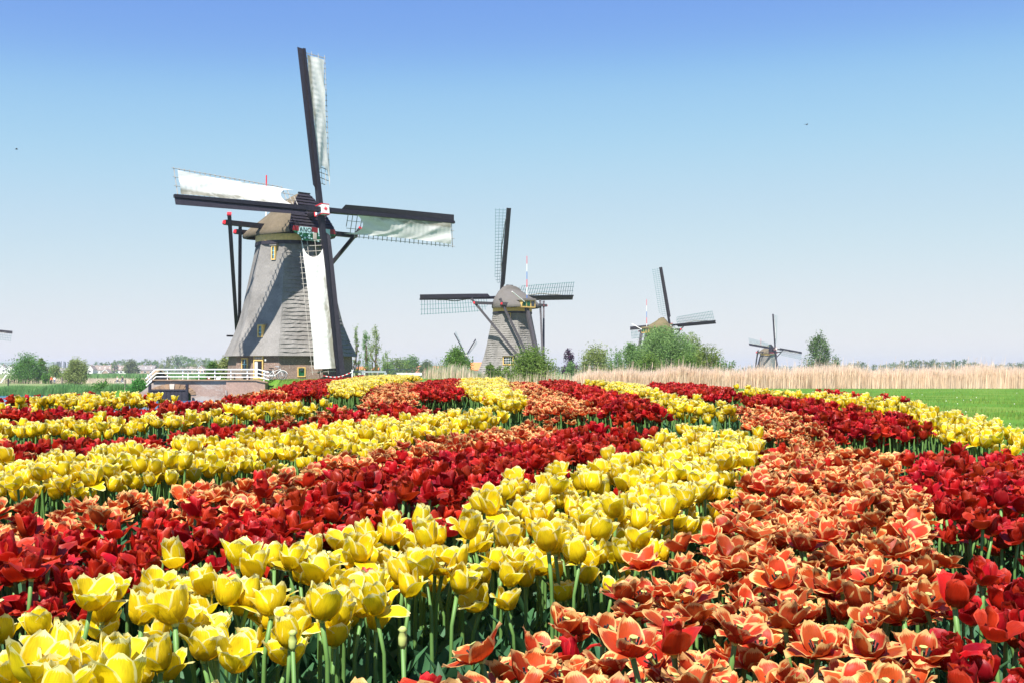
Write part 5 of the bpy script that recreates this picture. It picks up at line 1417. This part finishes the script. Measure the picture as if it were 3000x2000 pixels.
BEDS = [
('orange', 'front', [(-0.36, 1.44), (-0.35, 1.66), (-0.29, 1.84), (-0.18, 1.86), (-0.12, 1.92), (0.04, 2.23), (0.2, 2.59), (0.49, 3.2), (0.75, 3.8), (1.16, 5.13), (1.39, 5.93), (1.73, 6.17), (1.98, 5.81), (1.54, 4.2), (1.32, 3.33), (0.91, 2.36), (0.71, 1.87), (0.69, 1.66), (0.66, 1.52)]),
('yellow', 'front', [(-0.83, 1.46), (-0.44, 1.46), (-0.5, 1.77), (-0.36, 1.94), (-0.29, 2.09), (-0.22, 2.36), (-0.04, 2.47), (0.19, 2.67), (0.36, 2.86), (0.51, 3.26), (0.76, 3.89), (1.14, 5.13), (1.5, 6.37), (1.18, 7.14), (0.99, 6.73), (0.74, 6.06), (0.54, 5.39), (0.27, 4.88), (0.06, 4.62), (-0.07, 4.22), (-0.16, 3.67), (-0.35, 3.67), (-0.48, 3.67), (-0.56, 3.39), (-0.6, 3.14), (-0.77, 2.99), (-0.9, 2.95), (-0.92, 2.73), (-1.05, 2.54), (-1.35, 2.37)]),
('red', 'front', [(-1.36, 2.4), (-1.06, 2.56), (-0.93, 2.75), (-0.9, 2.97), (-0.78, 3.02), (-0.61, 3.17), (-0.57, 3.43), (-0.48, 3.72), (-0.16, 3.72), (-0.07, 4.29), (0.06, 4.68), (0.28, 4.96), (0.55, 5.52), (0.76, 6.21), (0.82, 6.37), (0.89, 6.97), (0.42, 7.04), (0.12, 6.15), (-0.18, 5.91), (-0.64, 4.93), (-0.77, 4.87), (-0.83, 3.89), (-0.95, 3.76), (-1.25, 3.8), (-1.28, 3.47), (-1.4, 3.33), (-1.69, 2.96)]),
('orange', 'second', [(-1.71, 3.01), (-1.41, 3.36), (-1.29, 3.5), (-1.27, 3.86), (-0.96, 3.8), (-0.84, 3.95), (-0.78, 4.94), (-0.65, 5.0), (-0.19, 5.98), (0.12, 6.21), (0.41, 7.14), (0.07, 7.3), (-0.15, 7.09), (-0.41, 6.51), (-0.67, 5.95), (-0.96, 5.13), (-1.06, 4.82), (-1.31, 4.31), (-1.46, 4.04), (-1.59, 3.89), (-2.16, 3.78)]),
('yellow', 'second', [(-2.25, 3.94), (-1.75, 4.06), (-1.49, 4.2), (-1.33, 4.26), (-1.29, 4.55), (-1.13, 4.93), (-0.97, 5.23), (-0.72, 5.57), (-0.39, 6.17), (-0.14, 6.82), (0.0, 7.46), (0.07, 7.94), (-0.17, 8.13), (-0.41, 8.17), (-0.95, 7.58), (-1.1, 6.97), (-1.36, 6.78), (-1.56, 6.43), (-1.9, 6.0), (-2.15, 5.67), (-2.4, 5.42), (-2.91, 5.1)]),
('red', 'second', [(-2.95, 5.16), (-2.42, 5.48), (-2.17, 5.73), (-1.92, 6.06), (-1.58, 6.49), (-1.38, 6.85), (-1.11, 7.04), (-0.96, 7.66), (-0.51, 8.17), (-0.6, 8.55), (-0.89, 8.88), (-1.14, 8.17), (-1.49, 7.38), (-1.99, 6.9), (-2.32, 6.29), (-2.76, 6.25), (-3.34, 5.84)]),
('orange', 'third', [(-2.76, 6.33), (-2.34, 6.35), (-2.01, 6.97), (-1.5, 7.46), (-1.16, 8.27), (-0.91, 9.12), (-1.13, 9.54), (-1.23, 8.8), (-1.48, 7.91), (-1.75, 7.33), (-1.99, 7.09), (-2.27, 6.62)]),
('yellow', 'third', [(-3.48, 6.09), (-2.67, 6.25), (-2.36, 6.56), (-2.14, 6.94), (-1.79, 7.49), (-1.5, 7.94), (-1.33, 9.12), (-1.61, 10.75), (-1.77, 10.42), (-2.0, 9.2), (-2.13, 8.41), (-2.61, 7.69), (-2.91, 7.61), (-3.23, 7.27), (-4.08, 7.14)]),
('red', 'third', [(-4.18, 7.33), (-3.28, 7.38), (-2.96, 7.72), (-2.65, 7.82), (-2.16, 8.55), (-2.07, 9.54), (-2.14, 10.64), (-2.35, 11.24), (-2.54, 10.21), (-2.75, 9.2), (-2.81, 8.3), (-3.22, 8.37), (-4.45, 7.78)]),
('orange', 'far left', [(-2.67, 9.72), (-2.84, 11.37), (-3.07, 13.85), (-2.64, 12.73), (-2.44, 11.65), (-2.6, 10.42)]),
('yellow', 'far left', [(-4.52, 7.91), (-3.52, 8.1), (-3.3, 8.48), (-3.16, 9.28), (-3.03, 10.21), (-3.48, 11.65), (-4.01, 11.24), (-4.22, 10.42), (-4.26, 9.45), (-5.21, 9.12)]),
('red', 'far left', [(-5.3, 9.28), (-4.34, 9.63), (-4.3, 10.64), (-4.14, 11.37), (-4.33, 11.79), (-4.68, 11.24), (-4.69, 10.42), (-5.56, 9.72)]),
('red', 'far middle left', [(-2.66, 12.4), (-2.27, 11.24), (-1.97, 11.24), (-2.5, 14.71), (-3.49, 22.92), (-3.75, 27.32), (-3.95, 32.0), (-4.4, 32.0), (-3.91, 25.67), (-3.79, 22.37), (-3.95, 21.36), (-3.72, 18.81), (-3.15, 14.94)]),
('yellow', 'far middle left', [(-2.55, 14.94), (-1.96, 12.09), (-1.71, 11.65), (-1.67, 13.08), (-1.98, 16.51), (-2.18, 19.19), (-2.0, 22.92), (-2.21, 27.32), (-3.1, 32.0), (-3.66, 30.34), (-3.57, 24.92), (-3.13, 19.59)]),
('orange', 'far middle', [(-1.96, 15.43), (-2.13, 18.81), (-1.85, 21.36), (-1.47, 17.11), (-1.16, 12.73), (-0.87, 9.91), (-1.16, 9.54), (-1.42, 10.64)]),
('red', 'far middle', [(-1.52, 17.75), (-1.76, 22.92), (-1.24, 26.47), (-0.65, 14.27), (-0.56, 11.65), (-0.89, 11.1), (-1.15, 12.73)]),
('yellow', 'far middle', [(-1.15, 24.92), (-0.34, 27.32), (-0.14, 21.86), (0.0, 13.45), (0.15, 9.91), (0.15, 8.52), (0.0, 8.1), (-0.16, 8.55), (-0.39, 10.98), (-0.61, 12.91)]),
('orange', 'far right', [(-0.12, 21.86), (0.36, 20.89), (0.63, 10.64), (0.64, 8.48), (0.65, 7.78), (0.44, 7.78), (0.16, 8.2), (0.16, 9.91), (0.01, 13.45)]),
('red', 'far right', [(0.42, 21.86), (1.16, 23.54), (1.17, 14.71), (1.22, 9.91), (1.19, 7.94), (0.92, 7.66), (0.62, 8.27), (0.64, 10.64)]),
('yellow', 'far right', [(1.18, 22.92), (1.79, 20.44), (2.07, 17.11), (1.58, 11.37), (1.7, 8.88), (1.69, 7.94), (1.5, 7.52), (1.2, 7.94), (1.24, 10.01), (1.2, 14.94)]),
('red', 'farthest right', [(2.18, 17.75), (2.89, 16.8), (2.57, 11.94), (2.01, 10.75), (1.62, 11.51)]),
('orange', 'right middle', [(1.66, 10.64), (1.93, 10.21), (2.07, 9.04), (2.11, 8.27), (1.99, 7.14), (1.87, 6.27), (1.65, 6.21), (1.5, 6.58), (1.64, 7.66), (1.72, 8.96)]),
('red', 'right middle', [(1.98, 10.53), (2.7, 11.79), (2.65, 8.88), (2.79, 7.78), (2.66, 6.97), (2.45, 6.37), (2.13, 6.31), (1.91, 6.37), (1.99, 7.14), (2.11, 8.27), (2.09, 9.12)]),
('yellow', 'right edge', [(2.96, 17.11), (3.31, 14.71), (3.08, 11.65), (3.33, 10.21), (3.22, 8.2), (3.2, 7.3), (3.13, 6.78), (2.72, 5.88), (2.56, 5.84), (2.48, 6.45), (2.68, 6.99), (2.8, 7.82), (2.7, 9.04), (2.77, 12.09)]),
('red', 'right edge', [(3.17, 12.09), (3.7, 13.26), (3.85, 12.09), (3.73, 10.42), (3.29, 8.37), (3.2, 8.27), (3.41, 10.42), (3.19, 11.37)]),
('red', 'right front', [(1.99, 5.79), (2.11, 5.63), (2.35, 5.63), (2.88, 5.13), (1.87, 3.33), (1.39, 3.2), (1.33, 3.33), (1.56, 4.2)]),
('red', 'lower right', [(1.18, 2.96), (1.33, 3.14), (1.66, 2.96), (0.85, 1.52), (0.67, 1.55), (0.7, 1.67), (0.73, 1.87), (0.92, 2.36)]),
]
ROW_WORDS = {'front': 'the foremost row', 'second': 'the second row back', 'third': 'the third row back', 'far left': 'the last row at the far left', 'far middle left': 'the far row before the big windmill', 'far middle': 'the far middle row',
             'far right': 'the far row below the round willow', 'farthest right': 'the farthest row before the dry reeds', 'right middle': 'the middle row on the right', 'right edge': 'the row along the lawn on the right', 'right front': 'the bunched row at the right edge', 'lower right': 'the loose clump at the lower right'}
def inside(P, poly):
    x, y = P[:, 0], P[:, 1]; r = np.zeros(len(P), bool); n = len(poly)
    for i in range(n):
        (x0, y0), (x1, y1) = poly[i], poly[(i + 1) % n]
        c = ((y0 > y) != (y1 > y)); 
        with np.errstate(divide='ignore', invalid='ignore'): xi = (x1 - x0) * (y - y0) / (y1 - y0) + x0
        r ^= c & (x < xi)
    return r
PLANTS = {c: [] for c in HS}         # x, y, row
rg = np.random.default_rng(21)
SPC = {'yellow': .072, 'red': .068, 'orange': .067}
for col, row, poly in BEDS:
    poly = np.array(poly); s = SPC[col]
    (x0, y0), (x1, y1) = poly.min(0) - s, poly.max(0) + s
    gxx, gyy = np.meshgrid(np.arange(x0, x1, s), np.arange(y0, y1, s * .866)); gxx = gxx + (np.arange(gxx.shape[0]) % 2)[:, None] * s / 2
    P = np.stack([gxx.ravel(), gyy.ravel()], 1); P += rg.normal(0, s * .22, P.shape)
    # a margin along the rows, so that the stalks of the edge plants stand free
    D = np.interp(P[:, 1], BED_Y, BED_D); dD = (np.interp(P[:, 1] + .1, BED_Y, BED_D) - np.interp(P[:, 1] - .1, BED_Y, BED_D)) / .2
    k = 1.0 / (D - dD * P[:, 1])
    thin = row in ('far left', 'third', 'farthest right', 'far middle left') and not (col == 'yellow' and row != 'far middle left')
    up_ = .004 if thin else (.016 if row in ('right edge', 'far left') else .032)
    lo_ = .016 if row == 'right edge' else .030 if col == 'yellow' else (-.016 if row in ('front', 'second', 'third', 'far left') and not (col == 'orange' and row == 'front') else .016)
    P = P[inside(P * (1 - lo_ * k)[:, None], poly) & inside(P * (1 + up_ * k)[:, None], poly)]
    dens = {'lower right': .42, 'third': .95}.get(row, 1.0) if col == 'red' else 1.0
    P = P[rg.random(len(P)) < dens * .95 * np.interp(P[:, 1], [2.2, 3.6], [.66 if row == 'front' and col == 'yellow' else (.8 if col == 'orange' else 1), 1.0])]
    mixd = rg.random(len(P))
    for (x, y), m in zip(P, mixd):
        c = col
        if col == 'red' and row in ('third', 'second') and m < .10: c = 'orange'
        if col == 'orange' and m < .025: c = 'red'
        if col == 'yellow' and m < .006: c = 'red'
        PLANTS[c].append((x, y, row))
def frame_of(x, y, z):
    d = y * PC + (z - CAM_Z) * PS; u = -y * PS + (z - CAM_Z) * PC
    return 1500 + F * x / d, 1000 - F * u / d
def bloom_frame(x, y, z, col, hs, v, rz, sc):
    pass
CN = {'yellow': 'lemon yellow tulip', 'red': 'crimson tulip', 'orange': 'frilled orange tulip with pale edges'}
counts = {}
SHAPE = {'yellow': ['egg shaped', 'loosely cupped', 'tightly closed', 'half open', 'plump', 'wide open', 'closed', 'loose'], 'red': ['cupped', 'half open', 'closed', 'open', 'loose', 'wide open', 'plump', 'ruffled'],
         'orange': ['frilled', 'ragged', 'curled', 'open', 'spread', 'double', 'ruffled', 'crumpled']}
CW = {'yellow': 'yellow tulip', 'red': 'crimson tulip', 'orange': 'orange tulip'}
RW = {'front': 'front row', 'second': 'second row', 'third': 'third row', 'right middle': 'right middle row', 'right front': 'right edge bunch', 'lower right': 'lower right clump', 'right edge': 'lawn side row'}
LW = ['at the far left', 'below the bridge', 'below the big windmill', 'below its right sail', 'below the middle windmill', 'below the third windmill', 'below the small windmill', 'at the far right']
NSEEN = {}
def tulip_label(c, v, row, px):
    b = int(min(7, max(0, px // 375))); k = (c, row, b); i = NSEEN.get(k, 0); NSEEN[k] = i + 1
    return f'{SHAPE[c][v % 8]} {CW[c]}, {ordinal(i)} nearest in the {RW.get(row, row + " row")} {LW[b]}'
far_pts = {c: [] for c in HS}
for c in HS:
    L = PLANTS[c]; L.sort(key=lambda q: q[1])
    n_ind = 0; rgc = np.random.default_rng({'yellow': 1, 'red': 2, 'orange': 3}[c])
    for (x, y, row) in L:
        z = tz(x, y); px, py = frame_of(x, y, z + HS[c] + .04)
        big = -40 < px < 3040 and py < 2040
        if big and n_ind < 300:
            v = int(rgc.integers(NV)); si = int(rgc.integers(4)); sc = float(rgc.uniform(.88, 1.10)); rz = float(rgc.uniform(0, 6.28))
            T = thing(c + '_tulip', tulip_label(c, v, row, px), 'tulip', (x, y, z), rz, f'{c} tulips of {ROW_WORDS[row]}')
            T.scale = (sc, sc, sc * float(rgc.uniform(.84, 1.05))); T.empty_display_size = .03
            tilt = (float(rgc.normal() * .20), float(rgc.normal() * .20), 0)
            put('stem', STEMS[c][si], T)
            a0 = float(rgc.uniform(0, 6))
            for k in range(3):
                put('leaf', LEAVES[int(rgc.integers(8))][2], T, rot=(0, 0, a0 + k * 2.1), scale=(1, 1, float(rgc.uniform(.75, 1.0))))
            hb = STEM_H[c][si] + .002
            if n_ind < 130:
                b = put('bloom', CORE, T, (0, 0, hb), tilt, (1, 1, 1))
                for pm in PETALS[c][v]: put('petal', pm, b)
            else:
                put('bloom', BLOOMS[c][v], T, (0, 0, hb), tilt)
            n_ind += 1
        else:
            far_pts[c].append((x, y, z))
    counts[c] = (len(L), n_ind)
print('tulips', counts)
def scatter(name, pts, sources, seed, s0=.86, s1=1.10):
    rg = np.random.default_rng(seed); pts = np.array(pts, dtype=np.float32); n = len(pts)
    me = bpy.data.meshes.new(name); me.vertices.add(n); me.vertices.foreach_set('co', pts.ravel())
    def attr(nm, ty, key, arr):
        a = me.attributes.new(nm, ty, 'POINT'); a.data.foreach_set(key, arr.ravel())
    attr('turn', 'FLOAT_VECTOR', 'vector', np.stack([rg.normal(0, .08, n), rg.normal(0, .08, n), rg.uniform(0, 6.28, n)], 1).astype(np.float32))
    attr('size', 'FLOAT', 'value', rg.uniform(s0, s1, n).astype(np.float32))
    attr('pick', 'INT', 'value', rg.integers(0, len(sources), n).astype(np.int32))
    ob = put(name, me)
    ng = bpy.data.node_groups.new(name, 'GeometryNodeTree')
    ng.interface.new_socket('Geometry', in_out='INPUT', socket_type='NodeSocketGeometry'); ng.interface.new_socket('Geometry', in_out='OUTPUT', socket_type='NodeSocketGeometry')
    gi, go_ = ng.nodes.new('NodeGroupInput'), ng.nodes.new('NodeGroupOutput')
    iop = ng.nodes.new('GeometryNodeInstanceOnPoints'); iop.inputs['Pick Instance'].default_value = True
    join = ng.nodes.new('GeometryNodeGeometryToInstance')
    for so in sources:
        oi = ng.nodes.new('GeometryNodeObjectInfo'); oi.inputs['Object'].default_value = so; oi.inputs['As Instance'].default_value = False
        ng.links.new(oi.outputs['Geometry'], join.inputs[0])
    ng.links.new(join.outputs[0], iop.inputs['Instance'])
    ng.links.new(gi.outputs[0], iop.inputs['Points'])
    for nm, ty, sk in (('turn', 'FLOAT_VECTOR', 'Rotation'), ('size', 'FLOAT', 'Scale'), ('pick', 'INT', 'Instance Index')):
        na = ng.nodes.new('GeometryNodeInputNamedAttribute'); na.data_type = ty; na.inputs['Name'].default_value = nm
        ng.links.new(na.outputs['Attribute'], iop.inputs[sk])
    ng.links.new(iop.outputs[0], go_.inputs[0])
    md = ob.modifiers.new('scatter', 'NODES'); md.node_group = ng
    return tag(ob, kind='stuff')
for c in HS:
    scatter(c + '_tulips', far_pts[c], SRC[c], {'yellow': 5, 'red': 6, 'orange': 7}[c])
# bare leafy plants closing the ground of the whole bed
fx = rg.uniform(-5.5, 4.0, 9000); fy = 1.35 + 28 * rg.random(9000) ** 1.5
xl_ = np.interp(fy, [0, 9, 11, 12.5, 30], [-5.5, -5.4, -4.6, -3.6, -4.2]); xr_ = np.interp(fy, [0, 5, 8, 12, 17, 22, 30], [2.2, 2.6, 3.3, 3.6, 3.0, 1.4, -.5])
k_ = (fx > xl_) & (fx < xr_) & (fy < 29)
fx, fy = fx[k_], fy[k_]
n2 = 1600; fy2 = rg.uniform(1.4, 3.6, n2); fx2 = rg.uniform(-.62, .62, n2) * fy2; fx, fy = np.concatenate([fx, fx2]), np.concatenate([fy, fy2])
scatter('tulip_leaves', np.stack([fx, fy, terrain(fx, fy)], 1), FOL, 9, .7, 1.15)
# seed heads left where petals have dropped
for i, (px, py, Y) in enumerate(((1180, 1842, 1.95), (858, 1852, 2.05))):
    p = at(px, py, Y); z0 = tz(p.x, Y); h = max(.2, p.z - z0)
    T = thing('tulip_seed_head', 'bare green tulip seed head without petals ' + ['between the yellow and orange rows', 'in the leaves below the foremost yellow row', 'beside the lowest orange tulips', 'below the second yellow row at the left'][i], 'seed head', (p.x, Y, z0), 0, 'bare tulip seed heads')
    q = MB(); q.tube([(0, 0, -.03), (.008, 0, h * .5), (0, 0, h - .03)], [.005, .0045, .004], 6); q.build('stem', M['stem'], T, True)
    q = MB(); q.tube([(0, 0, h - .034), (0, 0, h - .026), (0, 0, h - .014), (0, 0, h - .004), (0, 0, h), (0, 0, h + .005)], [.004, .0078, .0082, .0055, .0088, .004], 7); q.build('pod', M['pistil'], T, True)
    put('leaf', LEAVES[i][2], T, rot=(0, 0, i * 1.7))

# ------------------------------------------------------------------ haze
mb = MB(); mb.box(-2600, 2600, -60, 4300, -4.2, 30)
hz, hnt, hout = mat('haze')
hv = hnt.nodes.new('ShaderNodeVolumePrincipled')
hv.inputs['Color'].default_value = (.86, .90, 1.0, 1); hv.inputs['Density'].default_value = .00020; hv.inputs['Anisotropy'].default_value = .2
hnt.links.new(hv.outputs[0], hout.inputs['Volume'])
hm = mb.mesh('haze', hz)
tag(put('haze', hm), kind='stuff')
